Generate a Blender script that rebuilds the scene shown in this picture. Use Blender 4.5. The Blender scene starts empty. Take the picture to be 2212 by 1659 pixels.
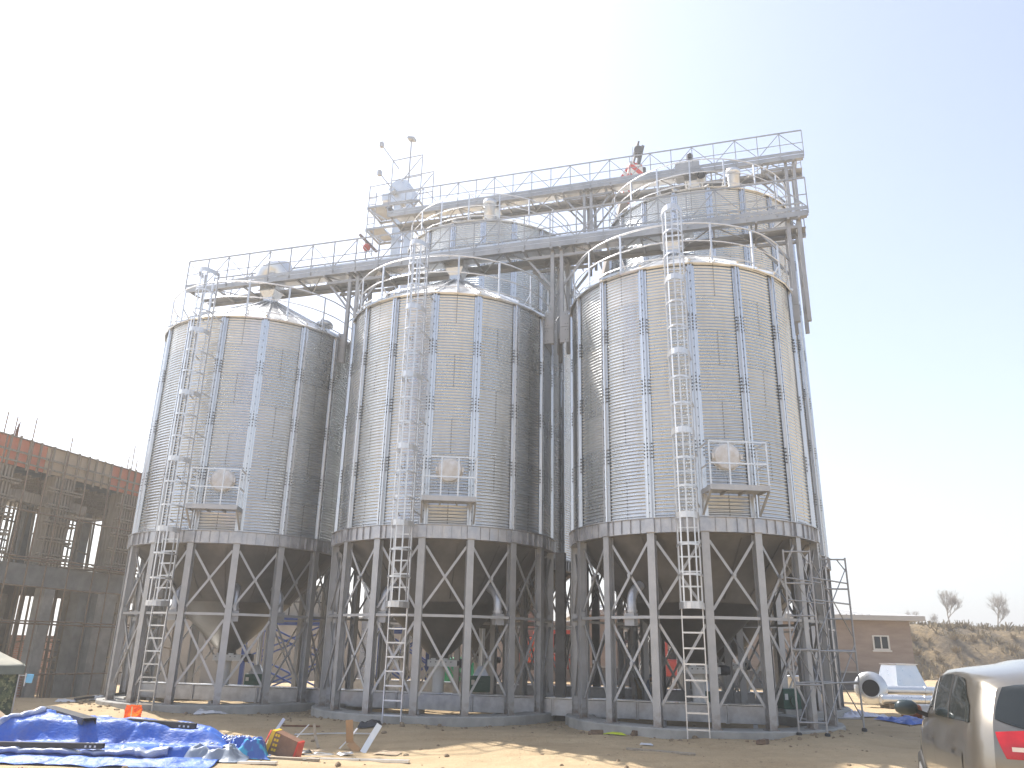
import bpy, math, random
from mathutils import Vector, Matrix, noise as mnoise
from math import sin, cos, pi, radians, sqrt, atan2, floor
random.seed(7)
S = bpy.context.scene
COL = S.collection

# ------------------------------------------------------------------ camera, sky, sun, exposure
SUN_AZ = 48.0      # degrees to the left of the +Y (view) axis
SUN_EL = 54.0
cam_d = bpy.data.cameras.new("camera"); cam = bpy.data.objects.new("camera", cam_d); COL.objects.link(cam)
S.camera = cam
cam_d.sensor_width = 36; cam_d.lens = 36 * 1692.0 / 2212.0
cam_d.clip_start = 0.1; cam_d.clip_end = 5000
cam.matrix_world = Matrix.Translation((0, 0, 1.8)) @ Matrix.Rotation(pi/2 + 0.3243, 4, 'X') @ Matrix.Rotation(0.0200, 4, 'Z')

W = bpy.data.worlds.new("World"); S.world = W; W.use_nodes = True
wn = W.node_tree; bg = wn.nodes["Background"]
sky = wn.nodes.new("ShaderNodeTexSky"); sky.sky_type = 'NISHITA'; sky.sun_disc = False
sky.sun_elevation = radians(SUN_EL); sky.sun_rotation = radians(-SUN_AZ)
sky.air_density = 1.0; sky.dust_density = 2.0; sky.ozone_density = 1.0; sky.altitude = 200
hs_ = wn.nodes.new('ShaderNodeHueSaturation'); hs_.inputs['Hue'].default_value = .502; hs_.inputs['Saturation'].default_value = .74
wn.links.new(sky.outputs[0], hs_.inputs['Color']); wn.links.new(hs_.outputs[0], bg.inputs[0]); bg.inputs[1].default_value = 0.115

sd = bpy.data.lights.new("sun", 'SUN'); sd.energy = 3.6; sd.angle = radians(0.55); sd.color = (1.0, 0.95, 0.88)
sun = bpy.data.objects.new("sun", sd); COL.objects.link(sun)
sdir = Vector((-sin(radians(SUN_AZ))*cos(radians(SUN_EL)), cos(radians(SUN_AZ))*cos(radians(SUN_EL)), sin(radians(SUN_EL))))
sun.rotation_euler = sdir.to_track_quat('Z', 'Y').to_euler(); sun.location = sdir*80
S.view_settings.view_transform = 'Standard'; S.view_settings.look = 'None'
S.view_settings.exposure = 1.3; S.view_settings.gamma = 1.0
S.render.engine = 'CYCLES'
S.cycles.max_bounces = 8; S.cycles.caustics_reflective = False; S.cycles.blur_glossy = 1.0; S.cycles.sample_clamp_indirect = 6.0

# ------------------------------------------------------------------ helpers
class MB:
    """collects quads and builds ONE mesh object"""
    def __init__(s): s.v = []; s.f = []; s.sm = []; s.mi = []
    def add(s, vs, fs, smooth=False, mi=0):
        o = len(s.v); s.v += [tuple(p) for p in vs]
        for f in fs: s.f.append([i+o for i in f]); s.sm.append(smooth); s.mi.append(mi)
        return s
    def box(s, c, d, M=None, mi=0):
        x, y, z = d[0]/2, d[1]/2, d[2]/2
        vs = [Vector((sx*x, sy*y, sz*z)) for sz in (-1, 1) for sy in (-1, 1) for sx in (-1, 1)]
        if M is not None: vs = [M @ p for p in vs]
        c = Vector(c); vs = [p+c for p in vs]
        return s.add(vs, [(0,2,3,1),(4,5,7,6),(0,1,5,4),(2,6,7,3),(0,4,6,2),(1,3,7,5)], mi=mi)
    def box2(s, a, b, mi=0):
        return s.box([(a[i]+b[i])/2 for i in range(3)], [abs(b[i]-a[i]) for i in range(3)], mi=mi)
    def bar(s, p, q, w, h, side=None, mi=0):
        p = Vector(p); q = Vector(q); d = (q-p); L = d.length; d.normalize()
        if side is None:
            side = d.cross(Vector((0,0,1)))
            if side.length < 1e-3: side = Vector((1,0,0))
        side = Vector(side); side = (side - d*side.dot(d)).normalized(); up = side.cross(d)
        M = Matrix((side, d, up)).transposed()
        return s.box((p+q)/2, (w, L, h), M, mi=mi)
    def tube(s, pts, r, n=8, cap=True, mi=0, closed=False):
        pts = [Vector(p) for p in pts]; N = len(pts); rs = r if isinstance(r, (list, tuple)) else [r]*N
        vs = []; fs = []; prev = None
        for i, p in enumerate(pts):
            if closed: t = pts[(i+1) % N]-pts[i-1]
            else: t = pts[min(i+1, N-1)]-pts[max(i-1, 0)]
            t.normalize()
            if prev is None:
                a = t.cross(Vector((0,0,1)));
                if a.length < 1e-3: a = t.cross(Vector((1,0,0)))
            else: a = prev - t*prev.dot(t)
            a.normalize(); prev = a; b = t.cross(a)
            for k in range(n):
                w = 2*pi*k/n; vs.append(p+(a*cos(w)+b*sin(w))*rs[i])
        for i in range(N if closed else N-1):
            for k in range(n):
                j = (i+1) % N
                fs.append((i*n+k, i*n+(k+1) % n, j*n+(k+1) % n, j*n+k))
        s.add(vs, fs, True, mi)
        if cap and not closed:
            s.add(vs[:n], [tuple(range(n))[::-1]], False, mi); s.add(vs[-n:], [tuple(range(n))], False, mi)
        return s
    def lathe(s, prof, n=32, M=None, smooth=True, a0=0, a1=2*pi, mi=0):
        full = abs(a1-a0-2*pi) < 1e-6; cnt = n if full else n+1
        vs = []
        for r, z in prof:
            for k in range(cnt):
                w = a0+(a1-a0)*k/n; p = Vector((r*cos(w), r*sin(w), z)); vs.append(M @ p if M is not None else p)
        fs = []
        for i in range(len(prof)-1):
            for k in range(n):
                k2 = (k+1) % cnt
                fs.append((i*cnt+k, i*cnt+k2, (i+1)*cnt+k2, (i+1)*cnt+k))
        return s.add(vs, fs, smooth, mi)
    def grid(s, fn, nu, nv, smooth=True, mi=0):
        vs = [fn(i/nu, j/nv) for j in range(nv+1) for i in range(nu+1)]
        fs = [(j*(nu+1)+i, j*(nu+1)+i+1, (j+1)*(nu+1)+i+1, (j+1)*(nu+1)+i) for j in range(nv) for i in range(nu)]
        return s.add(vs, fs, smooth, mi)
    def prism(s, poly, z0, z1, M=None, mi=0):
        n = len(poly); vs = [Vector((x, y, z0)) for x, y in poly]+[Vector((x, y, z1)) for x, y in poly]
        if M is not None: vs = [M @ p for p in vs]
        fs = [tuple(range(n))[::-1], tuple(range(n, 2*n))]+[(i, (i+1) % n, n+(i+1) % n, n+i) for i in range(n)]
        return s.add(vs, fs, False, mi)
    def build(s, name, mat, parent=None):
        me = bpy.data.meshes.new(name); me.from_pydata(s.v, [], s.f)
        me.polygons.foreach_set("use_smooth", s.sm)
        mats = mat if isinstance(mat, (list, tuple)) else [mat]
        for m in mats: me.materials.append(m)
        if len(mats) > 1: me.polygons.foreach_set("material_index", s.mi)
        me.update()
        o = bpy.data.objects.new(name, me); COL.objects.link(o)
        if parent is not None: o.parent = parent
        return o

def tag(o, label=None, cat=None, group=None, kind=None):
    if label: o["label"] = label
    if cat: o["category"] = cat
    if group: o["group"] = group
    if kind: o["kind"] = kind
    return o
def empty(name, loc, rz=0, label=None, cat=None, group=None):
    o = bpy.data.objects.new(name, None); COL.objects.link(o); o.location = loc; o.rotation_euler = (0, 0, rz)
    o.empty_display_size = 0.2
    return tag(o, label, cat, group)
def kids(o): return [c for c in bpy.data.objects if c.parent == o]
def copy_tree(o, parent=None):
    c = o.copy(); COL.objects.link(c); c.parent = parent
    for k in kids(o): copy_tree(k, c)
    return c
def solid(o, t, off=0):
    m = o.modifiers.new("thick", 'SOLIDIFY'); m.thickness = t; m.offset = off; return o
def bevel(o, w, seg=2):
    m = o.modifiers.new("bev", 'BEVEL'); m.width = w; m.segments = seg; m.limit_method = 'ANGLE'; return o
def sst(a, b, x):
    t = max(0.0, min(1.0, (x-a)/(b-a))); return t*t*(3-2*t)
def ns(x, y, z=0.0): return mnoise.noise(Vector((x, y, z)))
def fbm(x, y, z=0.0, o=4): return mnoise.fractal(Vector((x, y, z)), 1.0, 2.0, o)

# ------------------------------------------------------------------ materials
def nt(name):
    m = bpy.data.materials.new(name); m.use_nodes = True
    t = m.node_tree; return m, t, t.nodes["Principled BSDF"]
def mth(t, op, a, b=None, c=None):
    n = t.nodes.new("ShaderNodeMath"); n.operation = op
    for i, x in enumerate((a, b, c)):
        if x is None: continue
        if isinstance(x, (int, float)): n.inputs[i].default_value = x
        else: t.links.new(x, n.inputs[i])
    return n.outputs[0]
def mix(t, fac, a, b):
    n = t.nodes.new("ShaderNodeMix"); n.data_type = 'RGBA'
    for k, x in ((0, fac), (6, a), (7, b)):
        if isinstance(x, (int, float)): n.inputs[k].default_value = x
        elif isinstance(x, tuple): n.inputs[k].default_value = (*x, 1)
        else: t.links.new(x, n.inputs[k])
    return n.outputs[2]
def noise_n(t, scale, detail=4, rough=.6, coord='Object', stretch=None):
    tc = t.nodes.new("ShaderNodeTexCoord"); n = t.nodes.new("ShaderNodeTexNoise")
    n.inputs['Scale'].default_value = scale; n.inputs['Detail'].default_value = detail; n.inputs['Roughness'].default_value = rough
    if stretch:
        mp = t.nodes.new("ShaderNodeMapping"); mp.inputs['Scale'].default_value = stretch
        t.links.new(tc.outputs[coord], mp.inputs[0]); t.links.new(mp.outputs[0], n.inputs['Vector'])
    else: t.links.new(tc.outputs[coord], n.inputs['Vector'])
    return n.outputs[0]
def ramp(t, x, a, b):
    n = t.nodes.new("ShaderNodeMapRange"); n.inputs[1].default_value = a; n.inputs[2].default_value = b
    t.links.new(x, n.inputs[0]); return n.outputs[0]
def bump(t, b, h, strength, dist):
    n = t.nodes.new("ShaderNodeBump"); n.inputs['Strength'].default_value = strength; n.inputs['Distance'].default_value = dist
    t.links.new(h, n.inputs['Height']); t.links.new(n.outputs[0], b.inputs['Normal'])
def M(name, c1, c2=None, metal=0.0, rough=.6, scale=3.0, lo=.35, hi=.65, bmp=0.0, bs=30.0, bd=.01, stretch=None, spec=None, rvar=0.0, coord='Object'):
    m, t, b = nt(name)
    b.inputs['Metallic'].default_value = metal; b.inputs['Roughness'].default_value = rough
    if spec is not None: b.inputs['Specular IOR Level'].default_value = spec
    if c2 is None: b.inputs['Base Color'].default_value = (*c1, 1)
    else:
        x = noise_n(t, scale, stretch=stretch, coord=coord); f = ramp(t, x, lo, hi)
        t.links.new(mix(t, f, c1, c2), b.inputs['Base Color'])
        if rvar: t.links.new(mth(t, 'MULTIPLY_ADD', f, rvar, rough-rvar/2), b.inputs['Roughness'])
    if bmp: bump(t, b, noise_n(t, bs, coord=coord), bmp, bd)
    return m

def wall_mat(name, npan, z0, rowh):
    m, t, b = nt(name)
    tc = t.nodes.new("ShaderNodeTexCoord"); sp = t.nodes.new("ShaderNodeSeparateXYZ"); t.links.new(tc.outputs['Object'], sp.inputs[0])
    ang = mth(t, 'MULTIPLY', mth(t, 'ARCTAN2', sp.outputs[1], sp.outputs[0]), npan/(2*pi))
    p = mth(t, 'ADD', ang, 0.5); pi_ = mth(t, 'FLOOR', p)
    zz = mth(t, 'DIVIDE', mth(t, 'SUBTRACT', sp.outputs[2], z0), rowh); row = mth(t, 'FLOOR', zz)
    rf = mth(t, 'FRACT', zz); cf = mth(t, 'ABSOLUTE', mth(t, 'SUBTRACT', mth(t, 'FRACT', p), 0.5))
    par = mth(t, 'ABSOLUTE', mth(t, 'MODULO', mth(t, 'ADD', pi_, row), 2.0))
    dots = mth(t, 'GREATER_THAN', mth(t, 'FRACT', mth(t, 'MULTIPLY', zz, 11.0)), 0.35)
    seam = mth(t, 'MULTIPLY', mth(t, 'MULTIPLY', mth(t, 'LESS_THAN', cf, 0.012), mth(t, 'LESS_THAN', par, 0.5)), dots)
    joint = mth(t, 'LESS_THAN', rf, 0.022)
    dark = mth(t, 'MAXIMUM', mth(t, 'MULTIPLY', seam, .6), mth(t, 'MULTIPLY', joint, .3))
    cx = t.nodes.new("ShaderNodeCombineXYZ"); t.links.new(mth(t, 'FLOOR', mth(t, 'DIVIDE', mth(t, 'ADD', pi_, row), 2.0)), cx.inputs[0]); t.links.new(row, cx.inputs[1])
    wnz = t.nodes.new("ShaderNodeTexWhiteNoise"); wnz.noise_dimensions = '2D'; t.links.new(cx.outputs[0], wnz.inputs['Vector'])
    base = mix(t, wnz.outputs[0], (.55, .585, .61), (.67, .685, .69))
    cl = noise_n(t, 1.6, 5); base = mix(t, mth(t, 'MULTIPLY', ramp(t, cl, .35, .75), .35), base, (.47, .49, .50))
    stk = ramp(t, noise_n(t, 2.2, 5, .6, stretch=(2.4, 2.4, .22)), .48, .72); base = mix(t, mth(t, 'MULTIPLY', stk, .28), base, (.40, .385, .36))
    base = mix(t, dark, base, (.12, .12, .12))
    t.links.new(base, b.inputs['Base Color'])
    b.inputs['Metallic'].default_value = 0.97
    r = mth(t, 'MULTIPLY_ADD', wnz.outputs[0], .07, .22); r = mth(t, 'MULTIPLY_ADD', ramp(t, noise_n(t, 4.0, 5), .3, .7), .07, r)
    t.links.new(r, b.inputs['Roughness'])
    return m

ZB, ZS, ZE, RS = 4.21, 4.53, 10.59, 2.92
ZE2, RS2 = 16.28, 3.25
M_wall = wall_mat("corrugated_galvanised", 16, ZS, (ZE-ZS)/7)
M_wall2 = wall_mat("corrugated_galvanised_tall", 18, ZS, (ZE2-ZS)/14)
M_galv = M("galvanised_bright", (.62,.64,.66), (.72,.73,.74), .85, .33, 2.5, rvar=.15)
M_stif = M("galvanised_stiffener", (.66,.67,.69), (.75,.755,.76), .85, .28, 1.2, stretch=(1,1,.35), rvar=.12)
M_leg = M("galvanised_leg", (.40,.405,.41), (.52,.52,.525), .55, .5, 1.7, bmp=.1, bs=20, rvar=.1)
def foot_dirt(m, hgt):
    t = m.node_tree; b = t.nodes["Principled BSDF"]; src = b.inputs['Base Color'].links[0].from_socket
    tc = t.nodes.new("ShaderNodeTexCoord"); sp = t.nodes.new("ShaderNodeSeparateXYZ"); t.links.new(tc.outputs['Object'], sp.inputs[0])
    f = ramp(t, mth(t, 'ADD', sp.outputs[2], mth(t, 'MULTIPLY', mth(t, 'SUBTRACT', noise_n(t, 9, 5, .7), .5), 1.1)), hgt, hgt-.45)
    t.links.new(mix(t, mth(t, 'MULTIPLY', f, .75), src, (.20,.13,.08)), b.inputs['Base Color'])
foot_dirt(M_leg, .62)
M_ring = M("galvanised_ring", (.40,.40,.42), (.58,.58,.59), .75, .40, 4.0, rvar=.2)
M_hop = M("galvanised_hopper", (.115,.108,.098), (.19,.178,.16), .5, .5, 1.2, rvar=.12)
M_lad = M("galvanised_ladder", (.66,.67,.68), (.76,.76,.76), .75, .36, 5)
M_cat = M("galvanised_catwalk", (.36,.365,.37), (.48,.485,.49), .5, .45, 2.0, rvar=.15)
M_gray = M("grey_primer_steel", (.36,.37,.38), (.44,.44,.45), .3, .55, 2.0)
M_dsteel = M("dark_steel", (.035,.037,.042), (.06,.06,.065), .4, .45, 4.0)
M_dgray = M("shaded_grey_steel", (.09,.085,.08), (.13,.125,.12), .2, .6, 3)  # grey steel with the shade between the silos put into its colour
M_conc = M("concrete", (.30,.29,.27), (.42,.41,.38), 0, .85, 2.2, bmp=.25, bs=14, bd=.02)
M_concd = M("concrete_dark", (.22,.22,.21), (.32,.315,.30), 0, .85, 1.8, bmp=.25, bs=14, bd=.02)
M_timber = M("formwork_timber", (.30,.25,.19), (.42,.36,.28), 0, .8, 3.0, stretch=(6,6,.6))
M_pole = M("scaffold_pole", (.20,.15,.11), (.30,.23,.16), .1, .7, 4.0)
M_plyred = M("red_plywood", (.74,.27,.14), (.64,.25,.16), 0, .6, 1.5)
M_plytan = M("tan_plywood", (.62,.50,.35), (.54,.43,.30), 0, .65, 1.5)
M_blackw = M("black_rubber", (.02,.02,.02), None, 0, .6)
M_green = M("dark_green_paint", (.012,.075,.055), (.02,.10,.07), .1, .45, 3)
M_blue = M("blue_paint", (.02,.07,.33), (.03,.09,.38), .1, .45, 3)
M_white = M("white_panel", (.70,.70,.68), (.62,.61,.58), 0, .5, 2)
M_red = M("red_vehicle_paint", (.55,.045,.025), (.45,.04,.02), 0, .4, 3)
M_orange = M("orange_red_paint", (.75,.10,.035), (.66,.09,.03), 0, .4, 3)
M_glassd = M("dark_glass", (.012,.015,.015), None, 0, .06, spec=.6)
M_rust = M("rust", (.16,.075,.04), (.24,.12,.06), .1, .85, 8)

def ground_mat():
    m, t, b = nt("dry_earth")
    a = ramp(t, noise_n(t, .35, 8, .6), .35, .65); c = ramp(t, noise_n(t, 3.0, 8, .7), .35, .7)
    str_ = ramp(t, noise_n(t, 1.2, 7, .65, stretch=(.35, 2.2, 1)), .4, .65)
    col = mix(t, a, (.42,.31,.185), (.52,.40,.25)); col = mix(t, mth(t, 'MULTIPLY', c, .45), col, (.29,.215,.135))
    col = mix(t, mth(t, 'MULTIPLY', str_, .4), col, (.55,.44,.28))
    sp = ramp(t, noise_n(t, 28, 3, .6), .62, .70); col = mix(t, mth(t, 'MULTIPLY', sp, .5), col, (.11,.085,.06))
    lt = ramp(t, noise_n(t, 17, 3, .6), .66, .72); col = mix(t, mth(t, 'MULTIPLY', lt, .35), col, (.52,.46,.36))
    t.links.new(col, b.inputs['Base Color']); b.inputs['Roughness'].default_value = .95; b.inputs['Specular IOR Level'].default_value = .15
    h = mth(t, 'ADD', mth(t, 'MULTIPLY', noise_n(t, 4, 9, .68), 1.0), mth(t, 'MULTIPLY', noise_n(t, 22, 5, .7), .35))
    bump(t, b, h, .55, .10)
    return m
M_ground = ground_mat()

def tarp_mat(name, c1, c2, rough=.3, thr=.5):
    m, t, b = nt(name)
    f = ramp(t, noise_n(t, 1.7, 5), .35, .65)
    dirt = ramp(t, noise_n(t, 2.4, 8, .72), .46, .70)
    col = mix(t, f, c1, c2); col = mix(t, mth(t, 'MULTIPLY', dirt, .35), col, (.25,.22,.18))
    t.links.new(col, b.inputs['Base Color']); b.inputs['Roughness'].default_value = rough; b.inputs['Specular IOR Level'].default_value = .3
    bump(t, b, mth(t, 'ADD', noise_n(t, 5, 6, .6), mth(t, 'MULTIPLY', noise_n(t, 16, 4, .6, stretch=(1, 3, 1)), .4)), .45, .05)
    return m
M_tarp = tarp_mat("blue_tarpaulin", (.026,.105,.44), (.045,.15,.54), .42)
def two_side(name, front, back, rough=.3):
    m, t, b = nt(name); g = t.nodes.new("ShaderNodeNewGeometry")
    col = mix(t, g.outputs['Backfacing'], front, back)
    t.links.new(col, b.inputs['Base Color']); b.inputs['Roughness'].default_value = rough
    bump(t, b, noise_n(t, 7, 6, .6), .4, .04)
    return m

# ------------------------------------------------------------------ terrain
SC = {1: (-7.905, 23.458), 2: (-1.753, 21.632), 3: (4.524, 19.692), 4: (-.926, 27.941), 5: (6.717, 25.543)}
U = Vector((.95703, -.28998, 0)); N = Vector((.28998, .95703, 0))
P2 = Vector((*SC[2], 0)); P4 = Vector((*SC[4], 0))
def sil(s, off, z, p=P2): q = p+U*s+N*off; return Vector((q.x, q.y, z))
BP = Vector((-13.8, 29.2, 0)); BD = Vector((.285, .958, 0)).normalized(); BN = Vector((.958, -.285, 0)).normalized()
def gz(x, y):
    q = (Vector((x, y, 0))-P2); off = q.dot(N); s = q.dot(U)
    h = .13*sst(-6.5, -3.6, off)
    near = sst(16, 13, abs(s)) if abs(s) < 16 else 0
    h += .05*sst(-4.6, -3.5, off)*sst(-2.4, -3.3, off)*near*(1+1.4*ns(s*.9, 3.1))
    b = (Vector((x, y, 0))-BP).dot(BN)
    h -= .55*sst(1.6, -.4, b)*sst(18, 24, y)
    h += .14*sst(1.8, .7, sqrt((x-6.6)**2+(y-17.2)**2))
    h += .10*sst(-8, -11, x)*sst(19, 21.5, y)*sst(25.5, 23, y)
    d = sqrt(x*x+y*y)
    if d < 60: h += (.035*fbm(x*.5, y*.5) + .016*fbm(x*1.9, y*1.9, 4.0))*sst(60, 30, d)
    h += .02*sin(x*.5+y*1.7+ns(x*.2, y*.2)*3)*sst(20, 17, y)
    if y < 19 and abs(x) < 16:
        for k, (c0, sl) in enumerate(((14.4, -.10), (15.9, -.14), (16.6, -.13), (12.6, .03))):
            q_ = y-(c0+sl*x+.5*sin(x*.25+k)); h += -.035*math.exp(-(q_/.11)**2)*(.7+.5*ns(x*.6, k))+.02*math.exp(-((abs(q_)-.22)/.09)**2)
    return h
def axis(lo, hi, step, far):
    a = []; x = lo
    while x <= hi: a.append(x); x += step
    g = step; r = hi; l = lo; up = []; dn = []
    while r < far: g *= 1.35; r += g; l -= g; up.append(r); dn.append(l)
    return dn[::-1]+a+up
gx = axis(-16, 15, .13, 900); gy = axis(6, 34, .13, 900)
g = MB(); nx = len(gx)
vs = [(x, y, gz(x, y)) for y in gy for x in gx]
g.add(vs, [(j*nx+i, j*nx+i+1, (j+1)*nx+i+1, (j+1)*nx+i) for j in range(len(gy)-1) for i in range(nx-1)], True)
tag(g.build("ground", M_ground), kind="structure")

# ------------------------------------------------------------------ silo
def pol(r, a, z): return Vector((r*cos(a), r*sin(a), z))
def make_silo(R, n, ze, full, label, group):
    root = empty("grain_silo", (0, 0, 0), 0, label, "grain silo", group)
    mw = M_wall if full else M_wall2
    zf = .33; da = 2*pi/n; a0 = da/2
    f = MB(); f.lathe([(R-.45, -.5), (R-.45, zf), (R+.19, zf), (R+.21, zf-.02), (R+.21, -.5)], n*2, Matrix.Rotation(a0/2, 4, 'Z'), smooth=False)
    f.build("foundation", M_conc, root)
    # corrugated wall
    nc = round((ze-ZS)/.0785); pt = (ze-ZS)/nc; prof = []
    for i in range(nc):
        for f, d in ((0, .0100), (.12, .0080), (.28, .0005), (.40, -.0070), (.50, -.0100), (.60, -.0098), (.68, -.0060), (.80, .0072), (.90, .0096)): prof.append((R-.035+d, ZS+pt*(i+f)))
    prof.append((R-.035+.0100, ze))
    w = MB(); w.lathe(prof, n*8, smooth=True); w.build("wall", mw, root)
    # stiffeners: omega section, spliced lengths
    def hat(mb, z0, z1, dd):
        sec = [(-.105,-.018),(-.058,-.018),(-.05,.032+dd),(-.018,.038+dd),(-.012,.012+dd),(.012,.012+dd),(.018,.038+dd),(.05,.032+dd),(.058,-.018),(.105,-.018)]
        vs = [Vector((R+d, y, z)) for z in (z0, z1) for y, d in sec]; k = len(sec)
        mb.add(vs, [(i, i+1, k+i+1, k+i) for i in range(k-1)])
        mb.add([vs[i] for i in (2, 3, 4, 5, 6, 7)], [tuple(range(6))]); mb.add([vs[k+i] for i in (2, 3, 4, 5, 6, 7)], [tuple(range(6))[::-1]])
    st = MB(); nseg = 4 if full else 7; L = (ze-ZS-.02)/nseg
    for i in range(nseg):
        hat(st, ZS+.01+L*i, ZS+.01+L*(i+1)-.012, .004*(nseg-i))
    bl = st
    for i in range(1, nseg):
        zc = ZS+.01+L*i
        for k in range(5):
            for y in (-.085, .085, 0):
                bl.box((R+(.0 if y else .034), y, zc-.16+.08*k), (.03, .022, .022), mi=1)
    for k in range(int((ze-ZS)/.21)):
        bl.box((R+.036, 0, ZS+.12+.21*k), (.02, .016, .016), mi=1)
    sm = None; bm_ = None
    for i in range(n):
        if sm is None:
            o = st.build("stiffener", [M_stif, M_dsteel], root); sm = o.data
        else:
            o = bpy.data.objects.new("stiffener", sm); COL.objects.link(o); o.parent = root
        o.rotation_euler = (0, 0, a0+da*i)
    # ring beam with ribs
    rb = MB(); rb.lathe([(R-.2, ZB), (R+.05, ZB), (R+.05, ZS-.015), (R+.10, ZS-.012), (R+.10, ZS+.004), (R-.1, ZS+.004)], n*6, smooth=False)
    for i in range(n*5):
        a = a0+da*i/5
        if i % 5: rb.box(pol(R+.066, a, (ZB+ZS)/2-.006), (.034, .012, ZS-ZB-.03), Matrix.Rotation(a, 3, 'Z'))
        else: rb.box(pol(R+.072, a, (ZB+ZS)/2-.006), (.046, .20, ZS-ZB-.034), Matrix.Rotation(a, 3, 'Z'))
    rb.build("ring_beam", M_ring, root)
    # hopper
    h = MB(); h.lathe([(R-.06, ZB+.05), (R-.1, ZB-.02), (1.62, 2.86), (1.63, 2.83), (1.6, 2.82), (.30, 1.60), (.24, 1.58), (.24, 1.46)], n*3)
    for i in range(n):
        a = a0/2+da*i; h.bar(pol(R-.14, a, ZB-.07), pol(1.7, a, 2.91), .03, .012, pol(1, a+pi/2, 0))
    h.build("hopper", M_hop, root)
    # legs: H section
    lg = MB(); zt = ZB-.004
    for x0, x1, y0, y1 in ((R+.035, R+.05, -.082, .082), (R-.12, R-.105, -.075, .075), (R-.1045, R+.0345, -.006, .006)):
        lg.box2((x0, y0, zf), (x1, y1, zt))
    lg.box2((R-.16, -.12, zf-.02), (R+.09, .12, zf+.018))
    lg.box2((R-.09, .007, 2.30), (R+.033, .05, 2.62)); lg.box2((R-.09, -.05, 2.30), (R+.033, -.007, 2.62))
    me = None
    for i in range(n):
        if me is None: o = lg.build("leg", M_leg, root); me = o.data
        else: o = bpy.data.objects.new("leg", me); COL.objects.link(o); o.parent = root
        o.rotation_euler = (0, 0, a0+da*i)
    # braces
    def brace(z0, z1):
        b = MB(); g_ = .085/R
        for sgn, dr in ((1, 0), (-1, .03)):
            p = pol(R-.02-dr, -da/2+g_ if sgn > 0 else da/2-g_, z0); q = pol(R-.02-dr, da/2-g_ if sgn > 0 else -da/2+g_, z1)
            b.bar(p, q, .055, .007, (0, 1, 0)); b.bar(p-Vector((.02, 0, 0)), q-Vector((.02, 0, 0)), .008, .045, (0, 1, 0))
        m_ = (pol(R-.015, 0, (z0+z1)/2)); b.box(m_, (.02, .07, .07))
        return b
    hs = MB(); g_ = .085/R; hs.bar(pol(R-.01, -da/2+g_, 2.46), pol(R-.01, da/2-g_, 2.46), .06, .06)
    protos = [(brace(2.62, 4.04), "cross_brace"), (brace(.74, 2.32), "cross_brace"), (hs, "ring_strut")]
    for b, nm in protos:
        me = None
        for i in range(n):
            if me is None: o = b.build(nm, M_leg, root); me = o.data
            else: o = bpy.data.objects.new(nm, me); COL.objects.link(o); o.parent = root
            o.rotation_euler = (0, 0, da*i)
    # roof
    za = ze+1.62
    rf = MB(); rf.lathe([(R+.05, ze-.045), (R+.07, ze-.02), (R-.02, ze+.03), (.32, za), (.32, za+.06), (0, za+.06)], n*2, Matrix.Rotation(a0, 4, 'Z'), smooth=False)
    for i in range(n):
        a = a0+da*i; rf.bar(pol(R+.09, a, ze+.03), pol(.33, a, za+.03), .05, .05)
        rf.bar(pol(R+.09, a+da/2, ze+.01), pol(.33, a+da/2, za+.02), .03, .03)
    rf.build("roof", M_galv, root)
    # eave railing
    rl = MB(); rr = R-.04
    ring = lambda z, t: rl.tube([pol(rr, 2*pi*k/48, z) for k in range(48)], t, 6, closed=True)
    ring(ze+1.10, .021); ring(ze+.62, .016); ring(ze+.20, .016)
    for i in range(n):
        a = a0+da*(i+.5); rl.bar(pol(rr, a, ze-.02), pol(rr, a, ze+1.10), .045, .03, pol(1, a+pi/2, 0))
        if i % 2: rl.bar(pol(rr, a, ze+.5), pol(rr-.3, a, ze+.12), .03, .03)
    rl.build("eave_railing", M_lad, root)
    # gate
    gt = MB(); gt.box2((-.30, -.30, 1.30), (.30, .46, 1.455)); gt.box2((-.22, -.22, 1.456), (.22, .22, 1.50)); gt.lathe([(.17, 1.30), (.15, .85), (.15, .66)], 16)
    for k in range(5): gt.box((.302, -.22+.13*k, 1.41), (.008, .025, .025), mi=1)
    go = gt.build("slide_gate", [M_white, M_dsteel], root)
    mt = MB(); Rm = Matrix.Translation((.05, .47, 1.38)) @ Matrix.Rotation(-pi/2, 4, 'X')
    mt.lathe([(0, 0), (.06, 0), (.06, .05), (.115, .05), (.115, .21), (.10, .23), (.10, .28), (0, .28)], 18, Rm); mt.build("gate_motor", M_dsteel, go)
    if full:
        # ladder
        al = radians(-18.0); E = pol(1, al, 0); T = pol(1, al+pi/2, 0)
        def L3(r, t, z): return E*r+T*t+Vector((0, 0, z))
        ld = MB(); r0 = R+.36
        for t in (-.21, .21): ld.bar(L3(r0, t, .10), L3(r0, t, ze+1.15), .06, .022, E)
        z = .35
        while z < ze+1.0: ld.bar(L3(r0, -.205, z), L3(r0, .205, z), .032, .032); z += .30
        for k in range(6):
            zz = 4.8+k*1.13
            for t in (-.21, .21): ld.bar(L3(R-.02, t*1.25, zz-.05), L3(r0, t, zz), .04, .02, (0, 0, 1))
        lo = ld.build("ladder", M_lad, root)
        cg = MB(); rc = .25
        def cpt(w, z, r=rc): return L3(r0+.03+r*1.9*sin(w), -r*cos(w), z)
        zz = 2.66; k = 0
        while zz < ze+1.2:
            hw = .13 if k % 3 == 0 else .045
            seg = 10
            for q in range(seg):
                w0 = -0.05+(pi+.1)*q/seg; w1 = -0.05+(pi+.1)*(q+1)/seg
                p, p2 = cpt(w0, zz), cpt(w1, zz)
                cg.bar(p, p2, .006, hw, (E*sin((w0+w1)/2)-T*1.9*cos((w0+w1)/2)))
            zz += .60; k += 1
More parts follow.
